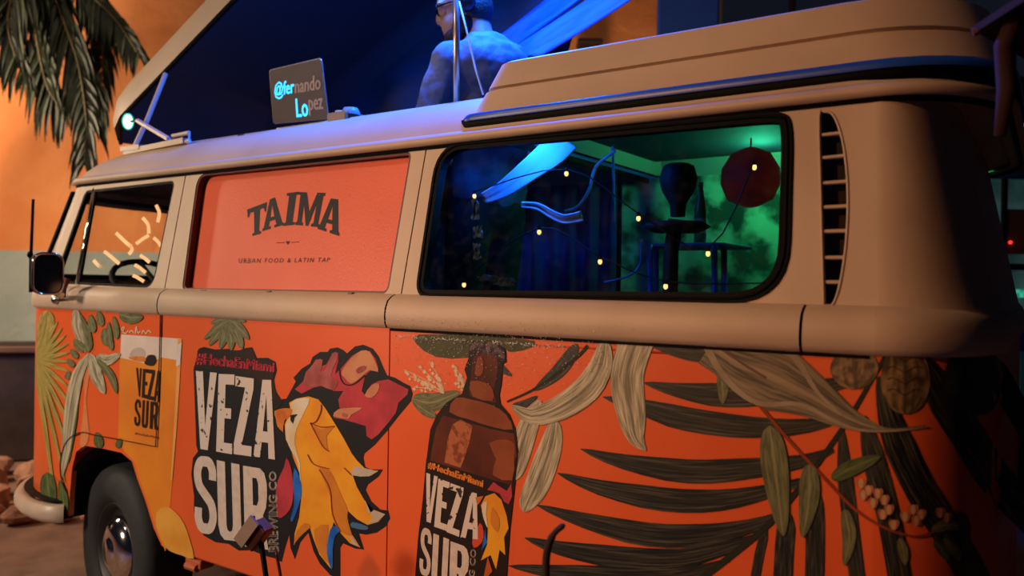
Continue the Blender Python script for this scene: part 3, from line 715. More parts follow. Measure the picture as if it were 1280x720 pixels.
def leaf(spine, hw, m, layer=1, name='leaf_print', prof=None, parent=None, n=18, end=0.0):
    JIT[0] = (JIT[0]+0.137) % 0.8
    P = smooth_pts([Vector((a, b, 0)) for a, b in spine], max(2, n//(len(spine)-1)))
    V, F, UV = [], [], []; K = len(P)
    for i, p in enumerate(P):
        t = i/(K-1); a = P[max(0, i-1)]; b = P[min(K-1, i+1)]; d = (b-a).normalized(); nn = Vector((-d.y, d.x, 0))
        w_ = hw*(prof(t) if prof else max(end*t, math.sin(math.pi*min(1, t**0.8*0.98+0.01))**0.75))
        for k, s in enumerate((-1, -0.5, 0, 0.5, 1)):
            q = p+nn*s*w_; V.append(put(q.x, q.y, layer, False)); UV.append((t, (s+1)/2))
    for i in range(K-1):
        for k in range(4):
            a, b, c, d = i*5+k, i*5+k+1, (i+1)*5+k+1, (i+1)*5+k
            nrm = (V[b]-V[a]).cross(V[d]-V[a]); F.append((a, b, c, d) if nrm.y < 0 else (a, d, c, b))
    return mesh(name, (V, F), m, parent or host(sum(p.x for p in P)/K), uv=UV)
def stroke(pts, w_, m, layer=1, name='stem_print', smooth=4, parent=None):
    P = smooth_pts([Vector((a, b, 0)) for a, b in pts], smooth) if smooth else [Vector((a, b, 0)) for a, b in pts]
    V, F = [], []
    for i, p in enumerate(P):
        d = (P[min(len(P)-1, i+1)]-P[max(0, i-1)]).normalized(); nn = Vector((-d.y, d.x, 0)); ww = w_ if not isinstance(w_, tuple) else w_[0]+(w_[1]-w_[0])*i/(len(P)-1)
        V += [put(p.x-nn.x*ww, p.y-nn.y*ww, layer, False), put(p.x+nn.x*ww, p.y+nn.y*ww, layer, False)]
    for i in range(len(P)-1):
        a, b, c, d = 2*i, 2*i+1, 2*i+3, 2*i+2
        nrm = (V[b]-V[a]).cross(V[d]-V[a]); F.append((a, b, c, d) if nrm.y < 0 else (a, d, c, b))
    return mesh(name, (V, F), m, parent or host(sum(p.x for p in P)/len(P)))
GL = {
 'V': [[(0,1),(.34,1),(.52,.30),(.68,1),(1,1),(.66,0),(.34,0)]],
 'E': [[(0,0),(1,0),(1,.13),(.46,.13),(.46,.44),(.86,.44),(.86,.57),(.46,.57),(.46,.87),(1,.87),(1,1),(0,1)]],
 'Z': [[(0,0),(1,0),(1,.13),(.44,.13),(1,.86),(1,1),(0,1),(0,.87),(.54,.87),(0,.14)]],
 'A': [[(0,0),(.30,0),(.37,.20),(.66,.20),(.70,0),(1,0),(.70,1),(.34,1)], [(.41,.34),(.52,.80),(.62,.34)]],
 'U': [[(0,1),(.36,1),(.36,.20),(.40,.13),(.5,.11),(.60,.13),(.64,.20),(.64,1),(1,1),(1,.18),(.92,.06),(.75,0),(.25,0),(.08,.06),(0,.18)]],
 'R': [[(0,0),(.38,0),(.38,.40),(.46,.40),(.62,0),(1,0),(.80,.42),(.93,.52),(.98,.66),(.98,.82),(.88,.95),(.70,1),(0,1)], [(.38,.53),(.38,.87),(.55,.87),(.62,.80),(.62,.60),(.55,.53)]],
 'slabT': [[(0,1),(1,1),(1,.70),(.92,.70),(.86,.84),(.66,.84),(.66,.10),(.80,.08),(.80,0),(.20,0),(.20,.08),(.34,.10),(.34,.84),(.14,.84),(.08,.70),(0,.70)]],
 'slabA': [[(0,0),(.40,0),(.40,.08),(.30,.10),(.34,.26),(.62,.26),(.66,.10),(.56,.08),(.56,0),(1,0),(1,.08),(.94,.10),(.68,1),(.34,1),(.06,.10),(0,.08)], [(.38,.38),(.48,.80),(.58,.38)]],
 'slabI': [[(0,0),(1,0),(1,.08),(.80,.10),(.80,.90),(1,.92),(1,1),(0,1),(0,.92),(.20,.90),(.20,.10),(0,.08)]],
 'slabM': [[(0,0),(.32,0),(.32,.08),(.25,.10),(.25,.66),(.44,0),(.54,0),(.74,.68),(.74,.10),(.66,.08),(.66,0),(1,0),(1,.08),(.94,.10),(.94,.90),(1,.92),(1,1),(.70,1),(.50,.42),(.30,1),(0,1),(0,.92),(.07,.90),(.07,.10),(0,.08)]],
}
def s_path():
    c = [(.83,.70),(.83,.82),(.70,.92),(.5,.935),(.30,.92),(.17,.82),(.17,.70),(.26,.60),(.5,.50),(.74,.40),(.83,.30),(.83,.18),(.70,.08),(.5,.065),(.3,.08),(.17,.18),(.17,.33)]
    P = smooth_pts([Vector((a, b, 0)) for a, b in c], 3); A, B = [], []
    for i, p in enumerate(P):
        d = (P[min(len(P)-1, i+1)]-P[max(0, i-1)]); d = Vector((d.x*1.0, d.y*2.4, 0)).normalized(); nn = Vector((-d.y, d.x, 0))
        A.append((p.x+nn.x*.165, p.y+nn.y*.068)); B.append((p.x-nn.x*.165, p.y-nn.y*.068))
    return [A+B[::-1]]
GL['S'] = s_path()
def quadmap(q, u, v):
    """q = TL, TR, BR, BL in pixels; v up"""
    tl, tr, br, bl = q
    x = (1-u)*((1-v)*bl[0]+v*tl[0])+u*((1-v)*br[0]+v*tr[0]); y = (1-u)*((1-v)*bl[1]+v*tl[1])+u*((1-v)*br[1]+v*tr[1]); return (x, y)
def glyph(ch, q, m, layer, parent=None, up=False): return shape('letter_print', [[quadmap(q, u, v) for u, v in l] for l in GL[ch]], m, layer, 0, parent, up)
def text_tris(s, space=1.0):
    c = bpy.data.curves.new('t', 'FONT'); c.body = s; c.space_character = space; c.resolution_u = 2; o = bpy.data.objects.new('t', c); col.objects.link(o)
    dg = bpy.context.evaluated_depsgraph_get(); me = bpy.data.meshes.new_from_object(o.evaluated_get(dg))
    V = [(v.co.x, v.co.y) for v in me.vertices]; F = [tuple(p.vertices) for p in me.polygons]
    bpy.data.objects.remove(o); bpy.data.meshes.remove(me); bpy.data.curves.remove(c)
    x0, x1 = min(v[0] for v in V), max(v[0] for v in V); y0, y1 = min(v[1] for v in V), max(v[1] for v in V)
    return [((x-x0)/(x1-x0), (y-y0)/(y1-y0)) for x, y in V], F
def text(s, q, m, layer, parent=None, up=False, bold=0.0, name='lettering_print', space=1.0):
    UVs, F = text_tris(s, space); out = ([], [])
    for dx, dy in ([(0, 0)] if not bold else [(-bold, 0), (bold, 0), (0, -bold), (0, bold)]):
        V = []
        for u, v in UVs:
            x, y = quadmap(q, u, v); V.append(put(x+dx, y+dy, layer+abs(dx)*0.2, up))
        out = join(out, (V, F))
    o = mesh(name, out, m, parent or host(q[0][0])); o['kind'] = 'stuff'; return o

# ---- sign board lettering
for ch, q in (('slabT', [(309,262),(334,252.5),(330,291),(312,296)]), ('slabA', [(331,252),(350,244),(355,281),(328,289)]), ('slabI', [(359,241.5),(374,239.5),(368,281),(354,282.5)]),
              ('slabM', [(374,240),(407,241),(399,284),(369,281)]), ('slabA', [(405,247),(431,250),(424,295),(397,286)])):
    glyph(ch, q, c_black, 1, P_sign, True)
text('URBAN FOOD & LATIN TAP', [(299,323),(413,322),(411.5,327.5),(298.5,329)], c_black, 1, P_sign, True, 0.0, space=1.35)
shape('heart_print', [(360,306),(357.6,302.6),(358,301.3),(359.2,301.2),(360.2,302.3),(361.3,301.2),(362.4,301.4),(362.6,302.6)], c_black, 1, 0, P_sign, True)
shape('rule_print', [(346,303.2),(356,302.8),(356,303.5),(346,304)], c_black, 1, 0, P_sign, True); shape('rule_print', [(364.5,302.6),(374.5,302.2),(374.5,302.9),(364.5,303.3)], c_black, 1, 0, P_sign, True)

# ---- big beer logo: black backing, letters, rooster head
back = Z1([(95,30),(130,18),(200,35),(290,30),(330,50),(400,25),(440,20),(470,90),(540,88),(590,115),(598,170),(580,230),(590,300),(625,355),(660,350),(720,240)])
back += Z3([(130,250),(180,195),(230,165),(245,125),(290,95),(335,95),(350,75),(395,68),(430,85),(450,105),(500,62),(550,52),(605,75),(640,120),(665,180),(690,235),(740,250),(790,280),(830,300),(845,345),(835,390),(760,480),(690,570),(620,650),(555,705)])
back += Z4([(515,55),(525,105),(555,120),(625,120),(600,160),(540,205),(528,235),(560,300),(610,345),(655,352),(665,395),(640,440),(590,475),(530,487),(490,480),(518,570),(470,565),(400,535),(385,560),(385,740),(330,715),(270,650),(235,580),(205,475),(160,530),(130,625),(105,560),(98,485),(75,560),(55,640),(20,625)])
back += Z2([(560,665),(500,650),(400,612),(330,615),(270,575),(190,565),(120,525),(75,460),(60,370),(62,290),(45,160),(55,60),(85,20)])
back += Z1([(80,650),(75,500),(68,300),(62,160),(80,100)])
shape('logo_backing_print', back, c_black, 1, 0, P_mid)
shape('logo_shade_print', Z1([(90,40),(440,40),(470,100),(590,125),(575,230),(600,330),(640,370),(600,420),(560,330),(470,220),(250,160),(80,160)]), c_black2, 2, 0, P_mid)
text('#HechaEnMiami', Z1([(88,55),(585,120),(580,185),(85,130)]), c_red, 3, P_mid, False, 0.45)
VZ = [('V', Z1([(80,172),(215,185),(206,690),(60,665)])), ('E', Z1([(226,192),(328,196),(312,708),(210,690)])), ('Z', Z1([(335,205),(452,222),(436,722),(322,706)])), ('A', Z1([(455,228),(610,232),(588,742),(450,722)]))]
for ch, q in VZ: glyph(ch, q, c_worn, 3, P_mid)
SU = [('S', Z2([(62,42),(196,58),(200,520),(70,505)])), ('U', Z2([(200,72),(336,98),(350,562),(212,545)])), ('R', Z2([(358,105),(502,128),(510,610),(370,590)]))]
for ch, q in SU: glyph(ch, q, c_white, 3, P_mid)
text('BREWING CO', Z2([(512,620),(515,140),(556,140),(572,620)]), c_white, 3, P_mid, False, 0.3)
# comb
shape('comb_print', Z3([(140,320),(190,270),(205,215),(240,180),(265,140),(305,140),(300,180),(330,170),(365,100),(400,100),(400,150),(380,230),(420,190),(480,120),(540,85),(590,90),(625,140),(640,190),(600,200),(560,240),(540,330),(560,355),(600,290),(640,270),(700,260),(760,290),(820,320),(815,350),(760,400),(745,460),(700,520),(640,590),(600,620),(570,600),(565,540),(500,520),(430,500),(370,490),(410,440),(400,380),(430,330),(370,330),(340,290),(250,310),(180,345)]), c_comb, 2, 0, P_mid)
shape('comb_light_print', Z3([(190,280),(215,215),(270,145),(308,145),(295,215),(330,190),(370,102),(398,105),(390,150),(355,240),(400,270),(370,325),(300,300),(230,305)]), c_comb2, 3, 2, P_mid)
shape('comb_light_print', Z3([(440,250),(420,215),(480,130),(540,88),(590,95),(630,170),(640,215),(590,205),(540,245),(480,285)]), c_peach, 3, 2, P_mid)
shape('comb_light_print', Z3([(560,355),(600,295),(645,285),(640,330),(600,370)]), c_peach, 3, 2, P_mid); shape('comb_light_print', Z3([(370,480),(400,440),(470,430),(545,432),(480,470),(460,495)]), c_peach, 3, 2, P_mid)
for l in ([(540,180),(570,180),(560,205),(520,225),(510,200)], [(430,460),(460,470),(450,490),(425,480)]): shape('comb_spot_print', Z3(l), c_comb2, 4, 2, P_mid)
stroke(Z3([(408,190),(415,250),(440,288),(490,290),(545,250),(560,235)]), 0.7, c_black, 4, 'line_print', 4, P_mid)
# feathers
fe = Z3([(105,400),(150,375),(220,362),(280,380),(320,430),(370,510),(430,610),(490,720)])
fe += Z4([(440,15),(480,70),(530,120),(600,128),(560,155),(500,160),(455,150),(480,220),(520,290),(570,345),(640,372),(600,415),(540,432),(480,400),(425,350),(430,420),(455,490),(500,560),(440,535),(390,480),(350,415),(330,470),(320,560),(335,680),(270,600),(235,510),(215,445),(160,500),(125,545),(130,480),(155,390),(170,250),(160,150),(120,50)])
fe += Z3([(120,690),(85,620),(78,530),(95,490),(120,470)])
shape('feather_print', fe, c_yel, 2, 0, P_mid)
shape('feather_print', Z3([(120,470),(100,500),(85,540),(90,620),(120,690),(160,760),(175,900),(170,760),(140,650),(150,560),(200,450),(230,375),(160,378),(115,405)]), c_pale, 3, 2, P_mid)
shape('feather_print', Z4([(270,100),(330,130),(370,210),(400,280),(430,350),(425,420),(455,490),(390,470),(350,400),(330,270),(290,170)]), c_gold, 3, 2, P_mid)
shape('feather_print', Z3([(235,530),(300,560),(380,540),(330,600),(340,690),(300,660),(270,590)]), c_gold, 3, 2, P_mid)
shape('feather_print', Z4([(220,445),(160,495),(128,540),(140,470),(190,420)]), c_gold, 3, 2, P_mid); shape('feather_print', Z4([(240,460),(320,430),(310,540),(325,650),(265,580)]), c_gold, 3, 2, P_mid)
for l in ([(440,150),(470,100),(600,130),(550,158),(500,160)], [(530,300),(545,370),(575,350),(640,372),(595,415),(545,425),(570,390)], [(445,490),(495,555),(450,535)]): shape('feather_tip_print', Z4(l), c_grey, 3, 0, P_mid)
shape('feather_blue_print', Z4([(345,435),(390,460),(360,490),(345,560),(345,660),(335,678),(312,590),(320,500)]), c_blue, 3, 2, P_mid)
shape('feather_blue_print', Z4([(130,110),(160,170),(170,240),(155,320),(120,410),(108,395),(128,320),(122,200)]), c_blue, 3, 2, P_mid); shape('feather_blue_print', Z4([(455,415),(540,440),(530,460),(450,445)]), flatc('steel_blue', '3E6A96'), 3, 2, P_mid)
shape('wattle_print', Z4([(85,55),(110,110),(122,200),(120,290),(100,350),(55,392),(30,370),(25,230),(50,150),(70,110)]), c_comb, 3, 2, P_mid)
shape('beak_print', Z1([(585,430),(650,412),(700,420),(690,460),(650,490),(640,560),(645,570),(605,530),(595,480)]), c_beak, 3, 2, P_mid)
shape('eye_print', Z1([(690,455),(735,450),(715,470),(705,510),(690,490)]), c_black, 5, 0, P_mid)
for l in ([(235,520),(270,590),(310,660),(345,690)], [(235,520),(300,545),(380,540)], [(300,410),(298,450),(270,510),(235,525)]): stroke(Z3(l), 0.6, c_stem, 5, 'line_print', 4, P_mid)
for l in ([(205,35),(240,90),(325,115)], [(270,120),(330,230),(345,370),(390,470)], [(410,110),(450,150)]): stroke(Z4(l), 0.6, c_stem, 5, 'line_print', 4, P_mid)

# ---- bottle
shape('bottle_print', Z5([(420,45),(440,25),(560,30),(635,75),(640,155),(622,165),(610,290),(598,350),(605,405),(660,470),(700,570),(715,700)])+Z6([(622,20),(620,60),(600,240),(575,460),(555,760),(40,760),(60,500),(85,300),(105,70)])+Z5([(165,720),(185,560),(225,470),(280,400),(375,345),(405,250),(390,200),(415,130)]), c_bdark, 3, 0, P_rear)
shape('bottle_neck_print', Z5([(430,250),(440,140),(470,100),(560,110),(590,160),(580,260),(565,330),(580,400),(520,385),(420,360)]), c_brown, 4, 2, P_rear)
shape('bottle_cap_print', Z5([(425,60),(445,32),(555,36),(628,80),(630,140),(560,115),(470,95),(430,95)]), flatc('cap_dark', '2B1A20', c2='6A5A62', scale=60), 5, 2, P_rear)
shape('bottle_neck_light_print', Z5([(455,230),(470,130),(500,130),(505,200),(490,235)]), c_brown2, 5, 2, P_rear); shape('bottle_neck_light_print', Z5([(430,270),(520,280),(560,320),(560,390),(440,360)]), c_brown2, 5, 2, P_rear)
shape('bottle_beer_print', Z5([(300,455),(340,370),(430,380),(560,415),(640,470),(680,560),(560,545),(420,500)]), c_brown2, 4, 2, P_rear)
shape('bottle_beer_print', Z5([(220,560),(260,475),(420,520),(560,560),(690,585),(705,720)])+Z6([(605,60),(590,210),(420,160),(130,70),(140,0)]), c_brown, 4, 0, P_rear)
shape('bottle_highlight_print', Z5([(290,620),(320,530),(370,500),(440,540),(420,640),(395,720)])+Z6([(320,60),(300,110),(210,80)]), c_bhi, 5, 0, P_rear)
shape('bottle_highlight_print', Z5([(540,640),(640,620),(690,650),(690,720)])+Z6([(590,180),(480,150),(500,60)]), c_brown2, 5, 2, P_rear)
text('#HechaEnMiami', Z6([(122,75),(428,180),(424,222),(116,112)]), c_orlet, 5, P_rear, False, 0.55)
for ch, q in (('V', Z6([(108,138),(172,160),(158,430),(84,402)])), ('E', Z6([(176,170),(240,192),(222,465),(152,440)])), ('Z', Z6([(244,196),(318,222),(292,498),(222,470)])), ('A', Z6([(326,236),(420,262),(398,512),(300,500)]))): glyph(ch, q, c_worn, 5, P_rear)
for ch, q in (('S', Z6([(80,440),(140,462),(128,725),(66,705)])), ('U', Z6([(148,478),(236,512),(222,790),(134,762)])), ('R', Z6([(244,522),(350,560),(345,840),(235,800)]))): glyph(ch, q, c_white, 5, P_rear)
text('BREWING CO', Z6([(330,960),(358,565),(388,570),(364,965)]), c_white, 5, P_rear, False, 0.2)
shape('feather_print', Z6([(440,270),(490,252),(530,290),(560,380),(570,450),(545,500),(552,600),(520,570),(500,680),(470,600),(415,630),(450,540),(455,450),(430,390),(415,320)]), c_yel, 5, 0, P_rear)
shape('feather_print', Z6([(480,330),(520,400),(510,470),(470,420)]), c_gold, 6, 2, P_rear); shape('feather_print', Z6([(420,320),(450,300),(445,370),(455,450),(430,390)]), c_pale, 6, 2, P_rear)
shape('comb_print', Z6([(450,235),(485,190),(520,215),(560,240),(585,200),(590,270),(570,315),(545,300),(520,255),(480,240)]), c_comb, 5, 0, P_rear); shape('wattle_print', Z6([(410,420),(430,470),(420,530),(375,560),(368,500)]), flatc('wattle_orange', 'C8482E'), 5, 2, P_rear)
shape('beak_print', Z6([(385,275),(430,268),(410,305),(395,320)]), c_beak, 6, 0, P_rear); shape('feather_blue_print', Z6([(440,455),(450,530),(420,575),(432,500)]), c_blue, 6, 0, P_rear); shape('feather_print', Z6([(455,610),(480,690),(440,740),(425,760),(440,680)]), flatc('feather_rust', 'B5561E'), 6, 0, P_rear)

# ---- leaves and sprigs beside the bottle
shape('leaf_print', [(521,430),(524,418),(600,420),(640,423),(668,426),(665,434),(640,440),(615,436),(585,447),(545,446)], flatc('leaf_moss', '4A4C30', c2='3E402A', scale=20), 1, 2, P_rear)
leaf([(516,498),(540,503),(575,490)], 12, l_mid, 1); leaf([(545,521),(530,512),(516,500)], 6, l_mid, 2)
random.seed(3)
for base, tips in (((555,492), [(505,462),(512,470),(523,458),(537,452),(545,468),(550,480),(528,478),(518,484)]), ((582,490), [(567,455),(573,465),(578,472),(571,480)])):
    for t_ in tips:
        stroke([base, ((base[0]+t_[0])/2+2, (base[1]+t_[1])/2-2), t_], 0.4, c_sprig, 1, 'sprig_print')
        for k in range(7):
            f = 0.40+0.09*k; x = base[0]+(t_[0]-base[0])*f+random.uniform(-3, 3); y = base[1]+(t_[1]-base[1])*f+random.uniform(-2.5, 2.5); r = random.uniform(1.6, 2.8)
            shape('blossom_print', [(x-r, y), (x-r*.3, y-r*.6), (x, y-r*1.2), (x+r*.4, y-r*.3), (x+r, y+r*.2), (x, y+r)], c_sprig, 2, 0, P_rear)
stroke([(634,502),(665,488),(695,468),(722,446),(735,432)], (1.2, 2.2), c_stem2, 2, 'stem_print')
leaf([(757,424),(752,455),(735,485),(700,510),(665,520),(640,507)], 17, l_white, 3); leaf([(722,430),(700,462),(668,488)], 9, l_dark, 2)
leaf([(797,424),(784,470),(790,520),(796,548),(808,563)], 24, l_white, 3, prof=lambda t: (0.9-0.15*t if t < 0.3 else max(0.02, 0.86*(1-((t-0.3)/0.7)**1.5))))
leaf([(695,524),(688,560),(672,605),(660,628),(656,640)], 16, l_white, 2); leaf([(676,500),(660,535),(646,585),(640,600)], 13, l_white, 2)
leaf([(640,508),(655,505),(672,495)], 5, l_dark, 2); leaf([(605,440),(620,455),(640,470)], 6, l_dark, 1)

# ---- big palm frond
for sp, hw in (([(815,433),(860,443),(920,448),(980,444)], 8), ([(804,478),(850,488),(910,494),(980,490),(1040,481),(1096,470)], 15), ([(754,496),(800,508),(860,524),(940,534),(1010,532),(1066,518)], 15),
               ([(726,561),(780,577),(860,589),(930,586),(1000,577),(1042,562)], 15), ([(697,591),(750,609),(830,624),(900,625),(960,614),(1012,598)], 15), ([(671,631),(730,650),(810,668),(880,668),(940,657),(985,640)], 15),
               ([(656,672),(700,685),(780,697),(850,698),(910,684),(952,668)], 14), ([(636,707),(700,715),(800,721),(860,716),(912,700)], 12)):
    leaf(sp, hw, l_dark, 2, prof=lambda t: max(0.03, min(1, (t/0.35)**0.8)*(1-0.80*max(0, (t-0.5)/0.5)**1.3)))
for sp, hw in (([(958,660),(950,690),(942,735)], 6), ([(985,640),(981,680),(978,740)], 12), ([(1016,600),(1019,660),(1018,740)], 12), ([(1052,535),(1057,600),(1064,660),(1074,740)], 10), ([(1080,520),(1094,580),(1112,650),(1128,740)], 15),
               ([(1100,470),(1118,540),(1150,610),(1185,665),(1225,735)], 20), ([(1150,440),(1175,490),(1212,548),(1246,600),(1300,655)], 22), ([(1215,430),(1245,465),(1268,505),(1300,560)], 15)):
    leaf(sp, hw, l_dark, 2, prof=lambda t: max(0.12, min(1, 0.2+(t/0.4)**0.8)))
stroke([(1112,436),(1092,470),(1066,515),(1036,560),(1002,606),(966,650),(922,688),(870,728)], (2.2, 4.5), c_stem2, 3, 'stem_print')

# ---- large curled leaf, round leaves, flowering branch
leaf([(888,432),(920,452),(965,470),(1015,495),(1060,522),(1105,536),(1158,533)], 42, l_brown, 4, prof=lambda t: (0.62 if t < 0.12 else 0.62+0.38*math.sin(min(1, (t-0.12)/0.25)*math.pi/2) if t < 0.37 else max(0.03, 1-((t-0.37)/0.5)**0.8 if t < 0.87 else 0.04)), n=30)
stroke([(884,433),(900,462),(925,490),(955,505),(1000,505),(1040,524),(1075,537),(1120,538),(1160,533)], (4.5, 0.8), flatc('leaf_edge_grey', '9A8C74', c2='8A7A62', scale=20), 5, 'leaf_edge_print')
stroke([(903,436),(930,455),(958,472)], 1.6, flatc('leaf_rib_mauve', '6A4E46'), 5, 'leaf_rib_print'); stroke([(985,434),(1005,462),(1024,492),(1055,520)], (5, 1), flatc('leaf_edge_grey', '9A8C74'), 5, 'leaf_edge_print')
leaf([(901,464),(904,485),(904,505)], 7, l_mid, 3)
leaf([(1066,434),(1068,460),(1070,486)], 30, l_round, 4, prof=lambda t: math.sin(math.pi*min(0.98, max(0.25, t)))**0.6); leaf([(1131,430),(1132,475),(1131,517)], 31, l_round, 4, prof=lambda t: math.sin(math.pi*min(0.985, max(0.2, t)))**0.55)
leaf([(1196,442),(1215,478),(1236,516)], 33, l_cold, 4, prof=lambda t: math.sin(math.pi*min(0.985, max(0.06, t)))**0.6)
for k in range(4):
    for s in (-1, 1): stroke([(1131, 452+14*k), (1131+s*14, 444+14*k), (1131+s*22, 446+14*k)], 0.5, flatc('leaf_vein_dark', '3A2E1E'), 5, 'leaf_vein_print')
stroke([(948,504),(985,548),(1010,575),(1040,607),(1070,637),(1108,660),(1145,670),(1168,664)], (2.2, 1.4), c_stem, 5, 'branch_print')
for sp, hw, m_ in (([(963,532),(970,590),(980,669)], 17, l_mid), ([(1012,580),(1012,620),(1004,671)], 13, l_mid), ([(1040,598),(1068,583),(1101,570)], 10, l_green), ([(1056,636),(1062,670),(1056,706)], 9, l_mid), ([(1125,672),(1130,690),(1132,706)], 6, l_mid), ([(1165,662),(1185,655),(1205,660)], 7, l_mid), ([(1180,672),(1195,690),(1200,700)], 6, l_mid), ([(1200,640),(1206,660),(1208,698)], 8, l_cold), ([(1168,676),(1180,690),(1186,700)], 6, l_green)):
    leaf(sp, hw, m_, 6)
c_pet = flatc('petal_peach', 'B0714A', c2='9A5A38', scale=40); c_pet2 = flatc('petal_cream', 'C79A72', c2='B98A62', scale=40)
for i, (x, y) in enumerate([(1077,604),(1086,612),(1098,616),(1106,624),(1092,628),(1104,642),(1112,636),(1132,645),(1142,636),(1152,642),(1146,650),(1118,655),(1176,640),(1184,646),(1080,618)]):
    r = 8.5
    for k, (dx, m_) in enumerate(((-3.5, c_pet), (3.5, c_pet), (0, c_pet2))):
        shape('petal_print', [(x+dx-r*.38, y-r*.3), (x+dx, y-r*.75), (x+dx+r*.38, y-r*.3), (x+dx*.5+r*.25, y+r*.6), (x+dx*.3, y+r*.75), (x+dx*.5-r*.25, y+r*.6)], m_, 6+k, 2, P_rear)

# ---- leaf above the logo
for tip, hw in (((256,424),5),((262,432),6),((276,436),7),((290,438),7),((304,436),7),((312,424),6),((264,404),4),((308,402),4)):
    leaf([(286,398),((286+tip[0])/2+1, (398+tip[1])/2-1), tip], hw, l_mid, 4)

# ---- beer glass print on the cab door
shape('glass_print', [(152,418),(228,423.5),(225,480),(221,540),(216,600),(211,650),(207,689)]+[(203,680),(194,658),(184,625),(174,598),(168,577),(155,563),(148,548),(149,500),(150,450)], c_beer, 1, 0, P_mid)
shape('foam_print', [(152,418),(228,423.5),(226,455),(222,450),(203,447),(185,455),(151,447)], c_foam, 2, 0, P_mid)
shape('bubble_print', Z7([(810,400),(830,350),(880,330),(920,350),(930,395),(880,410)]), flatc('foam_grey', 'B8A69C'), 3, 2, P_door); shape('bubble_print', Z7([(920,440),(950,390),(1000,390),(1015,430),(990,470),(940,465)]), c_bdark, 3, 2, P_door); shape('bubble_print', Z7([(800,405),(920,400),(925,440),(840,430)]), c_beak, 3, 2, P_door)
shape('glass_edge_print', [(223,424),(228,423.5),(225,480),(221,540),(216,600),(214,600),(219,520),(222,450)], c_beer2, 3, 0, P_mid); shape('glass_edge_print', [(222,432),(228,428),(226,456),(221,458)], flatc('glass_white', 'DCD0C8'), 4, 0, P_mid)
for ch, q in (('V', Z7([(858,485),(900,490),(898,640),(868,636)])), ('E', Z7([(910,492),(952,496),(944,722),(900,712)])), ('Z', Z7([(956,498),(1002,502),(990,735),(944,725)])), ('A', Z7([(1006,505),(1052,510),(1040,750),(992,738)]))):
    q = [q[0], q[1], (q[2][0], 496.5), (q[3][0], 494.5)] if ch == 'V' else q
    glyph(ch, q, c_bdark, 3, P_door)
for ch, q in (('S', Z8([(850,175),(895,180),(888,385),(842,375)])), ('U', Z8([(908,182),(955,188),(945,398),(898,390)])), ('R', Z8([(968,192),(1030,198),(1022,412),(960,400)]))): glyph(ch, q, c_bdark, 3, P_door)
text('#HechaEnMiami', Z8([(850,425),(1035,462),(1032,480),(848,445)]), c_bdark, 3, P_door)
for sq in ([(154,416),(156,409),(153,411),(157,417),(161,413)], [(162,416),(165,413),(168,416)], [(170,417),(171,408),(173,416),(176,414)], [(178,417),(180,413),(183,417),(186,413),(190,416)]):
    stroke(sq, 0.55, flatc('script_cream', 'E6CDB4'), 3, 'script_print', 4, P_door)
shape('lime_print', [(197,640),(208,633),(220,640),(231,655),(238,675),(243,698),(228,694),(212,688),(204,676),(196,658)], c_lime, 3, 2, P_mid)

# ---- jungle leaves on the front of the door and nose
fc = (46, 450)
for i in range(15):
    a = math.radians(-72+i*10.5); L_ = 70 if i < 8 else 70+(i-8)*20
    tip = (fc[0]+L_*0.62*math.cos(a) if i < 9 else fc[0]+L_*0.5*math.cos(a), fc[1]+L_*math.sin(a)*(0.9 if i < 8 else 1.0))
    if tip[1] < 388: tip = (tip[0], 388)
    leaf([(fc[0]-2, fc[1]), ((fc[0]+tip[0])/2, (fc[1]+tip[1])/2), tip], 2.7, l_fan, 5, n=12, parent=P_nose)
leaf([(44,388),(41,430),(39,480),(38,540),(40,600)], 6, l_fan, 4, parent=P_nose, n=20); leaf([(60,388),(58,410),(50,440)], 10, l_fan, 4, parent=P_nose, n=12)
for sp, hw, m_ in (([(96,386),(98,410),(108,440)], 6, l_white), ([(112,442),(98,470),(90,510),(84,560),(78,600)], 8, l_white), ([(114,442),(122,470),(132,492)], 8, l_white), ([(122,445),(135,450),(152,442)], 7, l_white), ([(122,448),(140,470),(147,492)], 5, l_mid),
                   ([(112,440),(105,415),(96,388)], 9, l_mid), ([(108,438),(100,432),(94,424)], 6, l_mid), ([(118,416),(116,405),(114,393)], 5, l_mid), ([(128,408),(126,398),(124,389)], 5, l_mid), ([(134,432),(132,420),(132,410)], 5, l_mid), ([(141,438),(138,422),(137,402)], 4, l_mid), ([(147,424),(146,410),(143,395)], 4, l_mid),
                   ([(98,448),(94,442),(90,436)], 4, l_mid), ([(94,458),(90,454),(86,448)], 4, l_mid), ([(86,474),(86,470),(88,464)], 4, l_mid), ([(150,392),(165,397),(180,396)], 8, l_mid), ([(96,470),(94,520),(86,580)], 4, l_green), ([(60,590),(62,615),(66,640)], 10, l_green), ([(82,645),(80,620),(76,600)], 6, l_green), ([(126,560),(124,550),(122,540)], 6, l_green), ([(148,560),(150,553),(152,548)], 4, l_green)):
    leaf(sp, hw, m_, 6 if sp[0][0] < 160 else 2, n=10)
shape('stem_print', [(104,452),(112,452),(112,470),(108,500),(112,540),(108,556),(100,556),(104,520),(106,490)], flatc('bloom_peach', 'D08050', c2='C87044', scale=20), 2, 2, P_door)
stroke([(202.5,392),(201.5,440),(199.5,500),(196.5,558)], 0.7, c_bdark, 9, 'door_gap', 3, P_door)
stroke([(196.5,558),(150,549),(122,544),(105,540),(92,545),(82,557),(77,580),(79,600),(85,615)], 0.6, c_bdark, 9, 'door_gap', 3, P_door)

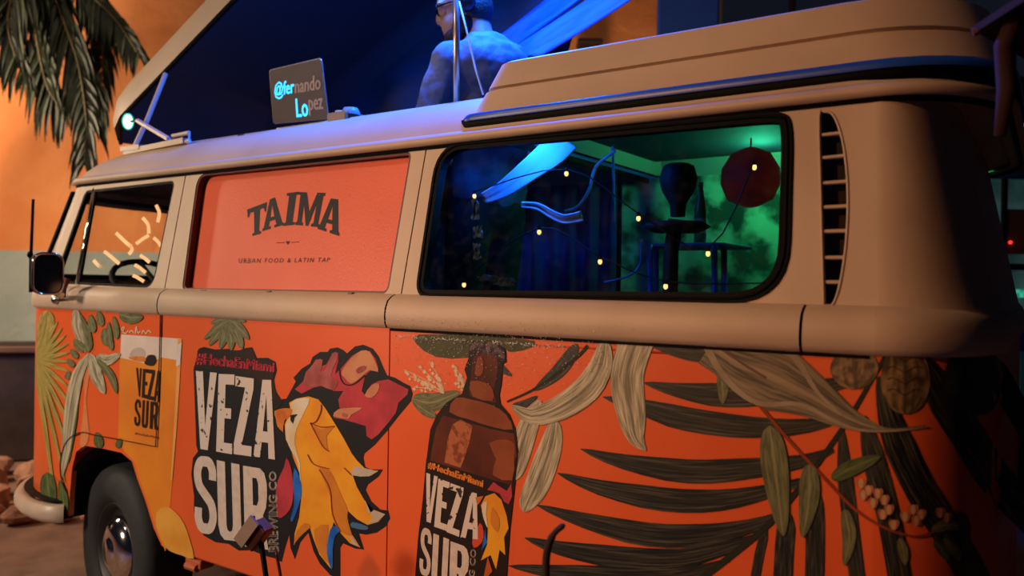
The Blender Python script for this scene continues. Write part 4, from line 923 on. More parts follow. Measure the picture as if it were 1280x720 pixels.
# ---- water droplets on the panels round the bottle, belt and sign
random.seed(9)
def droplets(spots, parent):
    V, F = [], []
    for P, n_, r in spots:
        n_ = n_.normalized(); a = Vector((1, 0, 0)); b_ = n_.cross(a).normalized(); base = len(V)
        for rr_, hh in ((1.0, 0.0), (0.72, 0.42)):
            for k in range(6):
                t = k*math.pi/3; V.append(P+(a*math.cos(t)+b_*math.sin(t))*r*rr_+n_*r*hh)
        V.append(P+n_*r*0.6)
        for k in range(6):
            F.append((base+k, base+(k+1) % 6, base+6+(k+1) % 6, base+6+k)); F.append((base+6+k, base+6+(k+1) % 6, base+12))
    o = mesh('water_droplets', (V, F), m_drop, parent, True); fixn(o); o['kind'] = 'stuff'; return o
m_drop = glass('water', (0.97, 0.97, 0.97), 1.0, 0.32); m_drop.name = 'water'
_gl = [n for n in m_drop.node_tree.nodes if n.type == 'MATH' and n.operation == 'MULTIPLY_ADD'][0]; _gl.inputs[2].default_value = 0.55
sp = []
for _ in range(700):
    x = random.gauss(620, 85); y = 418+abs(random.gauss(0, 34))
    if 490 < x < 760: sp.append((on_side(x, y, 0.0075), Vector((0, -1, 0)), random.uniform(0.0008, 0.0019)))
for _ in range(260):
    x = random.uniform(494, 706); sp.append((Vector((on_side(x, 420).x, -0.002, 1.2425+random.gauss(0, 0.0022))), Vector((0, -1, 0.7)), random.uniform(0.0012, 0.0024)))
droplets(sp, P_rear)
sp = []
for _ in range(700):
    x = random.gauss(560, 120); z = random.gauss(1.308, 0.016)
    if 300 < x < 800 and 1.27 < z < 1.34: sp.append((Vector((on_side(x, 390).x, -0.0175+2.0*max(0, z-1.300)**1.25, z)), Vector((0, -1, 0.3)), random.uniform(0.0008, 0.0018)))
for _ in range(160):
    x = random.gauss(470, 40); y = random.uniform(200, 366)
    if x < 505-(y-200)*0.1: p = on_up(x, y, 0.0295); sp.append((p, Vector((0, -1, 0.2)), random.uniform(0.0007, 0.0016)))
droplets(sp, VAN)

# ================================================================ THINGS ON THE ROOF
m_lap = mat('laptop_grey', '4A3D38', 0.5, metal=0.2); m_alu = mat('aluminium', 'B9AFA8', 0.35, metal=0.8)
LP = thing('laptop', (1.8, 0.42, 1.985), 'open laptop with glowing lettering on its lid, standing on the van roof', 'laptop')
A, B_, C_, D_ = at_y(343, 154, 0.43), at_y(411, 148, 0.43), at_y(402, 73, 0.37), at_y(338, 88, 0.37)
nn = (B_-A).cross(D_-A).normalized()
if nn.y > 0: nn = -nn
def lq(u, v, d=0.0): return A*(1-u)*(1-v)+B_*u*(1-v)+C_*u*v+D_*(1-u)*v+nn*d
def lslab(loop, d0, d1):
    n = len(loop); V = [lq(u, v, d0) for u, v in loop]+[lq(u, v, d1) for u, v in loop]
    return V, [tuple(range(n)), tuple(range(2*n-1, n-1, -1))]+[(i, (i+1) % n, (i+1) % n+n, i+n) for i in range(n)]
lid = fixn(mesh('screen_lid', lslab(rrect(0, 1, 0, 1, 0.04, 4), 0.006, -0.001), m_lap, LP))
mesh('lid_edge', tube([lq(u, v, 0.002) for u, v in rrect(0, 1, 0, 1, 0.04, 4)], 0.0035, 6, True), m_alu, lid, True)
kb = [A+Vector((0,0.01,-0.012)), B_+Vector((0,0.01,-0.012)), B_+Vector((0.03,0.24,-0.012)), A+Vector((0.03,0.24,-0.012))]
zk = 1.9915
mesh('keyboard_base', ([Vector((p.x, p.y, zk)) for p in kb]+[Vector((p.x, p.y, zk+0.016)) for p in kb], [(3,2,1,0),(4,5,6,7),(0,1,5,4),(1,2,6,5),(2,3,7,6),(3,0,4,7)]), m_alu, LP)
mesh('screen', lslab(rrect(0.04, 0.96, 0.06, 0.95, 0.01, 2), -0.0012, -0.002), mat('laptop_screen', '3A5A9A', 0.3, emit=0.6), LP)
def ltext(s, u0, u1, v0, v1, m, slope=0.0):
    UVs, F = text_tris(s)
    V = [lq(u0+(u1-u0)*(x+0.06*y), v0+(v1-v0)*y+slope*x, 0.0075) for x, y in UVs]
    out = (V, F)
    for du, dv in ((0.006, 0), (-0.006, 0), (0, 0.008)):
        out = join(out, ([lq(u0+(u1-u0)*(x+0.06*y)+du, v0+(v1-v0)*y+slope*x+dv, 0.0077) for x, y in UVs], F))
    o = mesh('lid_lettering', out, m, lid); o['kind'] = 'stuff'; return o
e_blue = mat('lettering_glow_blue', '35C4FF', 0.4, emit=1.6); e_cream = mat('lettering_cream', 'B89A86', 0.5)
ltext('@fer', 0.07, 0.45, 0.44, 0.76, e_blue); ltext('nando', 0.47, 0.94, 0.50, 0.74, e_cream)
ltext('Lo', 0.46, 0.67, 0.07, 0.40, e_blue); ltext('pez', 0.69, 0.94, 0.08, 0.35, e_cream)
gx = at_y(430, 143, 0.44)
GR = thing('dj_controller', (gx.x, 0.44, 1.985), 'small brown box with a round knob beside the laptop on the roof', 'controller')
mesh('case', rbox((gx.x, 0.47, 2.005), (0.10, 0.14, 0.04), 0.006), mat('tan_plastic', '8A6848', 0.5), GR)
mesh('knob', lathe([(0.034, 0), (0.034, 0.012), (0.026, 0.026), (0.0, 0.03)], (gx.x+0.035, 0.44, 2.015), 'Z', 16), mat('knob_grey', '8E8A90', 0.4), GR, True)
mesh('jog_wheel', lathe([(0.02, 0), (0.02, 0.014), (0.0, 0.016)], (gx.x-0.03, 0.45, 2.025), 'Z', 14), mat('knob_gold', 'C79A62', 0.4), GR, True)
# small spotlight clipped under the lid
SPc = at_y(160, 152, 0.27)
SPL = thing('clip_spotlight', tuple(SPc), 'small lit spotlight with greenish rim clipped under the raised lid', 'lamp')
dv = (CAM-SPc).normalized(); q_ = dv.to_track_quat('Z', 'Y').to_matrix()
mesh('housing', lathe([(0.0, -0.05), (0.022, -0.045), (0.030, 0.0), (0.030, 0.008), (0.025, 0.008)], SPc, 'Z', 20, q_), m_black, SPL, True)
mesh('lens', ([SPc+q_ @ Vector((0.019*math.cos(t*math.pi/10), 0.030*math.sin(t*math.pi/10), 0.009)) for t in range(20)], [tuple(range(20))]), mat('lamp_lens', 'E8FFF4', 0.3, emit=4.0), SPL)
mesh('rim', tube([SPc+q_ @ Vector((0.021*math.cos(t*math.pi/10), 0.033*math.sin(t*math.pi/10), 0.009)) for t in range(20)], 0.0035, 6, True), mat('green_rim', '20D49A', 0.3, emit=0.9), SPL, True)
mesh('clip_arm', tube([SPc-dv*0.04, at_y(172, 151, 0.25)], 0.006, 6), m_black, SPL)

# ================================================================ THE PERSON AT THE HATCH
fw = Vector((-0.83, -0.56, 0)).normalized(); lf = Vector((0, 0, 1)).cross(fw)
H = at_d(580, 12, 3.09); ZF = 0.815
base = Vector((H.x, H.y, 0))-fw*0.07
def pp(f, l, z): return base+fw*f+lf*l+Vector((0, 0, z))
hz = H.z
RP = Matrix((fw, lf, Vector((0, 0, 1)))).transposed()
def cap(a, b, ra, rb, n=12):
    a, b = Vector(a), Vector(b)
    return join(tube([a+(b-a)*(k/4) for k in range(5)], [ra+(rb-ra)*k/4 for k in range(5)], n), ball(a, (ra,)*3, n, 8), ball(b, (rb,)*3, n, 8))
tilt = RP @ Matrix.Rotation(math.radians(16), 3, 'Y')
fw = Vector((-0.94, 0.12, 0)).normalized(); lf = Vector((0, 0, 1)).cross(fw); base = base+fw*0.02   # the torso is turned a little away from the head
RP = Matrix((fw, lf, Vector((0, 0, 1)))).transposed()
def hp(f, l, z): return H+tilt @ Vector((f, l, z))
def hball(f, l, z, s): return ball(hp(f, l, z), s, 16, 10, tilt)
PS = thing('person', (base.x, base.y, ZF), 'person in dark jacket with headphones and glasses, looking down in the open roof hatch', 'person')
def fleshy(o, vox, it=6):
    m = o.modifiers.new('remesh', 'REMESH'); m.mode = 'VOXEL'; m.voxel_size = vox; m.use_smooth_shade = True
    s = o.modifiers.new('smooth', 'SMOOTH'); s.iterations = it; s.factor = 0.5; return o
sh, hip, kn = hz-0.21, hz-0.74, hz-1.17
parts = [hball(0.0, 0, 0.035, (0.098, 0.076, 0.098)), hball(0.035, 0, -0.045, (0.068, 0.058, 0.072)), hball(0.072, 0, -0.075, (0.030, 0.036, 0.030)),
         hball(0.098, 0, -0.012, (0.020, 0.013, 0.026)), hball(0.106, 0, -0.022, (0.014, 0.014, 0.011)), hball(0.084, 0, 0.030, (0.020, 0.060, 0.016)), hball(0.090, 0, -0.056, (0.014, 0.024, 0.012)),
         hball(-0.005, 0.078, -0.005, (0.020, 0.012, 0.032)), hball(-0.005, -0.078, -0.005, (0.020, 0.012, 0.032)),
         cap(hp(-0.03, 0, -0.06), pp(-0.03, 0, sh+0.03), 0.056, 0.064),
         ball(pp(-0.05, 0, sh-0.06), (0.11, 0.17, 0.13), 16, 10, RP), ball(pp(-0.06, 0, sh-0.25), (0.10, 0.15, 0.2), 16, 10, RP), ball(pp(-0.06, 0, hip), (0.11, 0.16, 0.13), 16, 10, RP)]
for s in (-1, 1):
    S_ = pp(-0.04, 0.19*s, sh-0.03); E_ = pp(0.02, 0.25*s, sh-0.30); W_ = pp(0.26, 0.17*s, sh-0.34)
    parts += [cap(S_, E_, 0.052, 0.042), cap(E_, W_, 0.042, 0.028)]
    HN = pp(0.32, 0.155*s, sh-0.345); parts += [ball(HN, (0.052, 0.042, 0.018), 12, 8, RP)]
    for k, (lo, ln) in enumerate(((-0.030, 0.055), (-0.010, 0.066), (0.010, 0.062), (0.029, 0.048))):
        a = HN+fw*0.042+lf*lo; b = a+fw*ln*0.55+Vector((0, 0, 0.004)); c = b+fw*ln*0.4+Vector((0, 0, -0.022)); parts += [cap(a, b, 0.0095, 0.009, 8), cap(b, c, 0.009, 0.0075, 8)]
    a = HN-lf*0.036*s-fw*0.01; b = a-lf*0.028*s+fw*0.03; parts += [cap(a, b, 0.011, 0.010, 8), cap(b, b+fw*0.028+Vector((0, 0, -0.008)), 0.010, 0.008, 8)]
    parts += [cap(pp(-0.06, 0.09*s, hip-0.05), pp(-0.03, 0.10*s, kn), 0.080, 0.056), cap(pp(-0.03, 0.10*s, kn), pp(-0.06, 0.10*s, ZF+0.10), 0.054, 0.038), ball(pp(0.0, 0.10*s, ZF+0.045), (0.12, 0.045, 0.045), 12, 8, RP)]
m_skin = mat('skin', 'A87A62', 0.55, c2='986A54', scale=20)
fleshy(mesh('body', join(*parts), m_skin, PS, True), 0.008, 4)
jk_ = [ball(pp(-0.07, 0, sh-0.05), (0.175, 0.215, 0.125), 16, 10, RP), ball(pp(-0.055, 0, sh+0.045), (0.095, 0.12, 0.075), 16, 10, RP), ball(pp(-0.10, 0, sh-0.01), (0.12, 0.20, 0.09), 16, 10, RP), ball(pp(0.05, 0, sh-0.10), (0.10, 0.17, 0.12), 16, 10, RP), ball(pp(-0.06, 0, sh-0.25), (0.13, 0.185, 0.24), 16, 10, RP), ball(pp(-0.06, 0, hip+0.05), (0.135, 0.185, 0.16), 16, 10, RP), cap(pp(-0.045, 0.0, sh+0.035), pp(-0.05, 0, sh-0.04), 0.075, 0.12)]
for s in (-1, 1):
    S_ = pp(-0.04, 0.19*s, sh-0.035); E_ = pp(0.02, 0.25*s, sh-0.30); W_ = pp(0.235, 0.178*s, sh-0.338); jk_ += [cap(S_, E_, 0.074, 0.058), cap(E_, W_, 0.058, 0.042)]
fleshy(mesh('jacket', join(*jk_), mat('denim_jacket', '5A6478', 0.8, c2='39425A', scale=14, bump=0.5, bscale=22), PS, True), 0.012, 4)
_tx = bpy.data.textures.new('folds', 'CLOUDS'); _tx.noise_scale = 0.09
_jk = [o for o in PS.children if o.name.startswith('jacket')][0]; _dm = _jk.modifiers.new('folds', 'DISPLACE'); _dm.texture = _tx; _dm.strength = 0.022; _dm.mid_level = 0.5; _dm.texture_coords = 'LOCAL'
tr_ = [ball(pp(-0.06, 0, hip-0.02), (0.125, 0.175, 0.13), 16, 10, RP)]
for s in (-1, 1): tr_ += [cap(pp(-0.06, 0.09*s, hip-0.05), pp(-0.03, 0.10*s, kn), 0.094, 0.070), cap(pp(-0.03, 0.10*s, kn), pp(-0.06, 0.10*s, ZF+0.07), 0.068, 0.058)]
fleshy(mesh('trousers', join(*tr_), mat('black_trousers', '14151A', 0.8), PS, True), 0.015, 3)
fleshy(mesh('shoes', join(*[ball(pp(0.01, 0.10*s, ZF+0.05), (0.14, 0.055, 0.055), 12, 8, RP) for s in (-1, 1)]), m_black, PS, True), 0.01, 2)
fleshy(mesh('hair', join(hball(-0.022, 0, 0.060, (0.096, 0.083, 0.092)), hball(-0.045, 0, 0.0, (0.07, 0.080, 0.09))), mat('dark_hair', '14100E', 0.7, bump=0.6, bscale=120), PS, True), 0.008, 3)
fleshy(mesh('beard', join(hball(0.055, 0, -0.092, (0.050, 0.052, 0.038)), hball(0.02, 0.045, -0.07, (0.045, 0.022, 0.04)), hball(0.02, -0.045, -0.07, (0.045, 0.022, 0.04)), hball(0.06, 0, -0.125, (0.035, 0.036, 0.035))), MATS['dark_hair'], PS, True), 0.007, 3)
gls = []
for s in (-1, 1):
    gls.append(tube([hp(0.101-abs(math.sin(t*math.pi/8))*0.0, s*0.034+0.026*math.cos(t*math.pi/8), 0.012+0.020*math.sin(t*math.pi/8)) for t in range(16)], 0.003, 6, True)); gls.append(tube([hp(0.098, s*0.060, 0.016), hp(0.05, s*0.078, 0.014), hp(0.0, s*0.082, 0.010)], 0.003, 6))
gls.append(tube([hp(0.104, -0.009, 0.016), hp(0.107, 0, 0.019), hp(0.104, 0.009, 0.016)], 0.003, 6))
mesh('glasses', join(*gls), m_black, PS, True)
hd = [tube([hp(-0.02, 0.092*math.cos(t*math.pi/14), 0.03+0.115*math.sin(t*math.pi/14)) for t in range(15)], 0.010, 8)]
for s in (-1, 1): hd.append(lathe([(0.0, 0.03), (0.034, 0.028), (0.042, 0.015), (0.042, -0.004), (0.03, -0.012), (0, -0.012)], hp(-0.008, 0.088*s, 0.0), 'Y' if False else 'Z', 20, tilt @ Matrix.Rotation(math.radians(-90*s), 3, 'X')))
mesh('headphones', join(*hd), mat('headphone_black', '0A0A10', 0.35), PS, True)

# ================================================================ INSIDE THE VAN, SEEN THROUGH THE REAR SIDE WINDOW
def drape(P0, P1, ztop, zbot, folds, amp, n=60):
    rows = []
    for z in (ztop, (ztop+zbot)/2, zbot):
        rows.append([Vector((P0[0]+(P1[0]-P0[0])*i/n, P0[1]+(P1[1]-P0[1])*i/n+amp*math.sin(folds*2*math.pi*i/n)+amp*0.5*math.sin(folds*4.7*i/n), z)) for i in range(n+1)])
    return grid(rows)
GX = at_y(775, 260, 1.52).x
tag(mesh('curtain', drape((1.70, 1.52), (GX-0.01, 1.52), 1.86, 0.85, 9, 0.018), mat('blue_curtain', '2E3C66', 0.85, c2='222C50', scale=6), None, True), 'dark blue curtain on the far wall inside the van', 'curtain')
m_gc = mat('green_leaf_curtain', 'A4AC86', 0.85, c2='2E3826', scale=9, detail=8, contrast=(0.42, 0.6))
tag(mesh('curtain', drape((GX+0.01, 1.52), (3.92, 1.52), 1.86, 0.85, 6, 0.014), m_gc, None, True), 'mottled green leafy curtain inside the van behind the rear window', 'curtain')
# pale blue-lit sash
m_sash = mat('pale_sash', 'C8DAF0', 0.7)
def ribbon(pts, hw, Y, dy=0.05):
    P = smooth_pts([Vector((a, b, 0)) for a, b in pts], 5); rows = [[], [], []]
    for i, p in enumerate(P):
        d = (P[min(len(P)-1, i+1)]-P[max(0, i-1)]).normalized(); n2 = Vector((-d.y, d.x, 0)); t = i/(len(P)-1); h_ = hw[0]+(hw[1]-hw[0])*t
        for k, s in enumerate((-1, 0, 1)): rows[k].append(at_y(p.x+n2.x*s*h_, p.y+n2.y*s*h_, Y+dy*(1 if s == 0 else 0)))
    return grid(rows)
o = mesh('sash', ribbon([(704,172),(690,190),(662,212),(630,236),(604,248)], (22, 7), 0.45), m_sash, None, True); sm = o.modifiers.new('thickness', 'SOLIDIFY'); sm.thickness = 0.006
tag(o, 'pale blue-lit fabric sash hanging diagonally inside the rear window', 'fabric')
o = mesh('cloth', ribbon([(652,256),(672,258),(690,268),(706,274),(728,270)], (4, 7), 0.45), m_sash, None, True); sm = o.modifiers.new('thickness', 'SOLIDIFY'); sm.thickness = 0.006
tag(o, 'crumpled blue-lit cloth lying behind the rear window glass', 'fabric')
tag(mesh('cable', tube(smooth_pts([at_y(770, 188, 0.7), at_y(745, 208, 0.72), at_y(736, 238, 0.7), at_y(722, 258, 0.7), at_y(706, 264, 0.7)], 5), [0.006]*21, 6), m_sash, None, True), 'thin pale blue cable curling down inside the rear window', 'cable')
tag(mesh('cable', tube(smooth_pts([at_y(766, 182, 0.75), at_y(767, 230, 0.75), at_y(767, 282, 0.75)], 5), 0.005, 6), mat('blue_strip', '5A8ADC', 0.5), None, True), 'straight blue cord hanging inside the rear window', 'cable')
tag(mesh('cable', tube(smooth_pts([at_y(802, 300, 0.7), at_y(800, 330, 0.72), at_y(785, 345, 0.7), at_y(755, 353, 0.7)], 5), 0.004, 6), MATS['blue_strip'], None, True), 'blue cable sagging low near the bottom of the rear window', 'cable')
# dark bell-topped stand with a wide disc
st = at_y(845, 290, 0.62)
ST = thing('disc_stand', (st.x, st.y, 0.82), 'dark stand with wide flat disc and rounded top behind the rear window', 'stand')
m_blk = mat('matt_black', '08070A', 0.7)
rr = 0.105
mesh('disc', lathe([(0.0, -0.018), (rr*0.7, -0.016), (rr, 0.0), (rr*0.8, 0.014), (0.0, 0.02)], (st.x, st.y, at_y(838, 284, 0.62).z), 'Z', 28), m_blk, ST, True)
zt = at_y(845, 222, 0.62).z
mesh('top', lathe([(0.022, -0.10), (0.026, -0.06), (0.050, -0.02), (0.058, 0.015), (0.050, 0.045), (0.046, 0.055), (0.030, 0.062), (0.0, 0.064)], (st.x+0.005, st.y, zt-0.02), 'Z', 24), m_blk, ST, True)
mesh('post', tube([(st.x-0.02, st.y, 0.82), (st.x-0.015, st.y, 1.50), (st.x, st.y, 1.60)], 0.024, 10), m_blk, ST, True)
mesh('foot', lathe([(0.12, 0.0), (0.12, 0.015), (0.03, 0.03)], (st.x-0.02, st.y, 0.82), 'Z', 20), m_blk, ST)
# folding table with blue legs
tb = at_y(855, 306, 0.85)
TB = thing('folding_table', (tb.x, tb.y, 0.82), 'narrow folding table with blue legs inside the van', 'table')
m_bleg = mat('blue_leg', '2D4FA8', 0.5)
tl, trr = at_y(800, 306, 0.85), at_y(912, 307, 0.85)
mesh('table_top', rbox((tl+trr)/2+Vector((0, 0.12, 0)), ((trr-tl).length*0.95, 0.28, 0.012), 0.004), m_bleg, TB)
for px, yy in ((893, 0.82), (905, 0.98), (812, 0.82), (820, 0.98)):
    a = at_y(px, 300, yy); mesh('leg', tube([(a.x, a.y, tb.z), (a.x+0.02, a.y, 0.82)], 0.011, 8), m_bleg, TB, True)
BT = thing('bottle', tuple(at_y(866, 306, 0.9)), 'slim green glass bottle on the folding table inside the van', 'bottle')
bp_ = at_y(868, 304, 0.82)
mesh('glass_body', lathe([(0.0, 0), (0.020, 0), (0.020, 0.11), (0.010, 0.16), (0.009, 0.20), (0.0, 0.20)], (bp_.x, bp_.y+0.05, tb.z+0.008), 'Z', 16), mat('green_glass', '2E8A4A', 0.15), BT, True)
mesh('label', lathe([(0.0206, 0.03), (0.0206, 0.08)], (bp_.x, bp_.y+0.05, tb.z+0.008), 'Z', 16), mat('bottle_label', 'C9D8B0', 0.6), BT, True)
# made-up lantern, added for a red glow behind the glass
rl = at_y(938, 222, 1.0)
RLN = thing('added_lantern', tuple(rl), 'made-up red-glowing lantern hanging near the right of the rear window', 'lantern')
mesh('added_lantern_shade', lathe([(0.02, 0.10), (0.065, 0.08), (0.095, 0.03), (0.098, -0.02), (0.075, -0.075), (0.02, -0.10)], rl, 'Z', 24), mat('red_glow_paper', '9A2A1A', 0.7, c2='6A1A12', scale=14, emit=0.22), RLN, True)
mesh('added_lantern_wire', tube([rl+Vector((0, 0, 0.1)), (rl.x, rl.y, 1.90)], 0.003, 6), m_blk, RLN)
# crumpled tape stuck inside the glass
random.seed(11)
m_tape = mat('crumpled_tape', 'B8B8BE', 0.6, c2='6A6A72', scale=30)
for (x, y, w_, h_), lb in zip(((594, 262, 9, 16), (597, 290, 12, 10), (596, 314, 8, 13)), ('upper', 'middle', 'lowest')):
    rows = [[on_up(x+w_*(i/5-0.5)+random.uniform(-2, 2), y+h_*(j/5-0.5)*1.6+random.uniform(-2, 2), 0.022+random.uniform(0, 0.012)) for i in range(6)] for j in range(6)]
    tag(mesh('crumpled_tape', grid(rows), m_tape), 'crumpled whitish tape inside the left of the rear window, %s of three' % lb, 'tape', 'tape on the rear window')
for (x, y), lb in zip(((608, 348), (630, 352)), ('left', 'right')):
    rows = [[on_up(x+26*(i/6-0.5)+random.uniform(-3, 3), y+8*(j/3-0.5)+random.uniform(-2, 2), 0.022+random.uniform(0, 0.012)) for i in range(7)] for j in range(4)]
    tag(mesh('torn_film', grid(rows), mat('torn_film', '4A5258', 0.4)), 'torn grey film at the bottom of the rear window, %s scrap' % lb, 'film', 'scraps on the rear window')
# string lights
m_bulb = mat('warm_bulb', 'FFB868', 0.4, emit=6.0)
def string(name_, spots, label):
    T = thing(name_, tuple(at_y(spots[0][0], spots[0][1], spots[0][2])), label, 'string lights', 'string lights in the van')
    P = [at_y(*s) for s in spots]
    mesh('cord', tube(smooth_pts([p+Vector((0, 0, 0.014)) for p in P], 4), 0.0022, 5), m_blk, T)
    for p in P:
        b = mesh('bulb', ball(p, (0.0065, 0.0065, 0.0085), 10, 6), m_bulb, T, True)
        mesh('socket', tube([p+Vector((0, 0, 0.006)), p+Vector((0, 0, 0.018))], 0.005, 6), m_blk, b)
string('string_lights', [(593,245,0.42),(708,217,0.42),(798,273,0.40),(885,317,0.40),(943,209,0.45)], 'upper string of warm glowing bulbs behind the rear window')
string('string_lights', [(580,356,0.30),(674,290,0.36),(750,327,0.36),(832,358,0.34),(967,361,0.30)], 'lower string of warm glowing bulbs behind the rear window')
# reflected lights on the cab window, modelled as faintly glowing strokes
m_str = mat('reflection_cream', 'FFC98A', 0.5, emit=0.12)
GP = [o for o in VAN.children if o.name.startswith('door_glass')][0]
for pts in ([(195,256),(199,266),(197,278)], [(178,272),(185,281),(186,292)], [(145,291),(153,299),(164,309)], [(161,318),(165,312),(162,306)], [(130,314),(140,322),(149,330)], [(117,325),(122,331),(128,335)], [(192,297),(198,303),(201,308)], [(175,319),(181,323),(187,328)], [(168,331),(175,335),(182,341)], [(166,344),(172,347),(180,352)], [(170,305),(178,299),(186,294)]):
    P = smooth_pts([Vector((a, b, 0)) for a, b in pts], 4); V, F = [], []
    for i, p in enumerate(P):
        d = (P[min(len(P)-1, i+1)]-P[max(0, i-1)]).normalized(); n2 = Vector((-d.y, d.x, 0))*2.2
        V += [on_up(p.x-n2.x, p.y-n2.y, 0.0105), on_up(p.x+n2.x, p.y+n2.y, 0.0105)]
    for i in range(len(P)-1): F.append((2*i, 2*i+1, 2*i+3, 2*i+2))
    mesh('reflection_streak', (V, F), m_str, GP)

# ================================================================ AROUND THE VAN
# palm fronds at upper left
m_palm = mat('palm_leaf', '3E4A30', 0.55, c2='242E22', scale=12); m_rach = mat('palm_rachis', '7A6A42', 0.6)
hub = at_d(55, -95, 5.7)
PT = thing('palm_tree', tuple(hub-SIDE*2.3-FLAT*0.3-Vector((0,0,hub.z))), 'palm tree with drooping dark green fronds against the orange wall', 'palm')
mesh('trunk', tube([hub-SIDE*2.3-FLAT*0.3-Vector((0,0,hub.z)), hub-SIDE*2.1-FLAT*0.3+Vector((0,0,1.2-hub.z)), hub-SIDE*1.4+Vector((0,0,2.6-hub.z)), hub-SIDE*0.3+Vector((0,0,-.1)), hub], [0.16, 0.13, 0.11, 0.10, 0.08], 12), mat('palm_trunk', '5A4632', 0.9, bump=0.6, bscale=14), PT, True)
random.seed(5)
def frond(path, L, droop, n=46, D=5.7, side=(1, 1), lw=0.042):
    P = smooth_pts([at_d(x, y, D+dd) for x, y, dd in path], 8)
    fr_ = mesh('frond', tube(P, [0.016*(1-0.75*i/(len(P)-1)) for i in range(len(P))], 6), m_rach, PT, True)
    V, F = [], []
    for k in range(n):
        t = 0.06+0.94*k/(n-1); i = min(len(P)-2, int(t*(len(P)-1))); p = P[i].lerp(P[i+1], t*(len(P)-1)-i); tg = (P[i+1]-P[i]).normalized()
        for s in (-1, 1):
            if not side[0 if s < 0 else 1]: continue
            lat = tg.cross(FLAT).normalized()*s
            ln = L*(0.45+0.55*math.sin(math.pi*min(1, 0.25+0.72*t)))*random.uniform(0.8, 1.1)
            d = (tg*0.75+lat*random.uniform(0.5, 0.8)-FLAT*random.uniform(-0.3, 0.35)).normalized()
            q = p.copy(); b = len(V); seg = 6
            for j in range(seg+1):
                w_ = lw*(0.5+0.5*min(1, j/1.5))*(1-(j/seg)**2.2)+0.001
                wn = d.cross(FLAT).normalized()
                V += [q-wn*w_/2, q+FLAT*0.006, q+wn*w_/2]
                d = (d+Vector((0, 0, -1))*droop*random.uniform(0.7, 1.3)).normalized(); q = q+d*ln/seg
            for j in range(seg):
                a = b+j*3; F += [(a, a+1, a+4, a+3), (a+1, a+2, a+5, a+4)]
    lv = mesh('leaflets', (V, F), m_palm, fr_); lv['kind'] = 'stuff'
frond([(55,-95,0),(75,-50,0),(110,-10,0),(145,25,-.1),(172,66,-.2)], 0.36, 0.35, 40)
frond([(55,-95,0),(60,-40,-.1),(78,20,-.2),(98,80,-.2),(108,150,-.3),(106,200,-.3)], 0.42, 0.30, 44)
frond([(55,-95,0),(45,-50,.1),(40,0,.1),(48,60,.1),(60,110,.1),(80,140,.1)], 0.50, 0.28, 48)
frond([(55,-95,0),(30,-70,0),(0,-40,0),(-30,10,0),(-45,80,0)], 0.55, 0.30, 48)
frond([(55,-95,0),(40,-60,-.2),(20,-20,-.3),(10,30,-.3),(22,80,-.3)], 0.50, 0.30, 46)
frond([(55,-95,0),(60,-50,.2),(62,-5,.3),(55,40,.3),(38,90,.3)], 0.45, 0.3, 44)
frond([(55,-95,0),(95,-60,.3),(120,0,.35),(128,70,.4),(124,150,.4)], 0.38, 0.32, 40)

# dark planter box and rocks at lower left
pb = CAM+FLAT*6.15-SIDE*4.25; pb.z = 0
m_pl = mat('dark_planter', '3A2A26', 0.8, c2='2A1E1E', scale=6)
PB = thing('planter_box', tuple(pb), 'dark low planter box against the grey-blue wall base', 'planter')
rz2 = Matrix.Rotation(YAW+0.25, 3, 'Z')
mesh('box', rbox(pb+Vector((0, 0, 0.42)), (1.5, 0.5, 0.84), 0.02, rz2), m_pl, PB)
mesh('top_rail', rbox(pb+Vector((0, 0, 0.85)), (1.56, 0.56, 0.05), 0.01, rz2), mat('planter_rail', '6A4A3C', 0.7), PB)
mesh('soil', box(pb+Vector((0, 0, 0.872)), (1.4, 0.4, 0.02), rz2), mat('soil', '1E1612', 0.95), PB)
m_rock = mat('rock_tan', 'B5866A', 0.9, c2='9A6C54', scale=9, bump=0.5, bscale=14)
random.seed(21)
rocks = []; taken = []
for _ in range(900):
    px, py, r = random.uniform(-40, 130), random.uniform(592, 655), random.uniform(0.06, 0.13)
    g0 = at_z(px, py, 0.0)
    if all((g0-q).length > (r+rq)*1.18 for q, rq in taken): taken.append((g0, r)); rocks.append((px, py, r))
for i, (px, py, r) in enumerate(rocks):
    g0 = at_z(px, py, 0.0)
    bm = bmesh.new(); bmesh.ops.create_icosphere(bm, subdivisions=2, radius=1)
    a, b, c = random.uniform(.8, 1.3), random.uniform(.8, 1.2), random.uniform(.6, .85)
    ph = [random.uniform(0, 6) for _ in range(6)]
    for v in bm.verts:
        n_ = v.co.copy(); k_ = 1+0.13*math.sin(3*n_.x+ph[0])+0.12*math.sin(4*n_.y+ph[1])+0.10*math.sin(5*n_.z+ph[2])+random.uniform(-.05, .05)
        v.co = Vector((n_.x*a, n_.y*b, n_.z*c))*k_*r
    zmin = min(v.co.z for v in bm.verts)
    me = bpy.data.meshes.new('rock'); bm.to_mesh(me); bm.free(); me.materials.append(m_rock)
    o = bpy.data.objects.new('rock', me); col.objects.link(o); o.location = (g0.x, g0.y, -zmin-0.005); o.rotation_euler = (0, 0, random.uniform(0, 6))
    tag(o, 'rough tan rock in the heap on the ground beside the van front', 'rock', 'rocks by the front of the van')

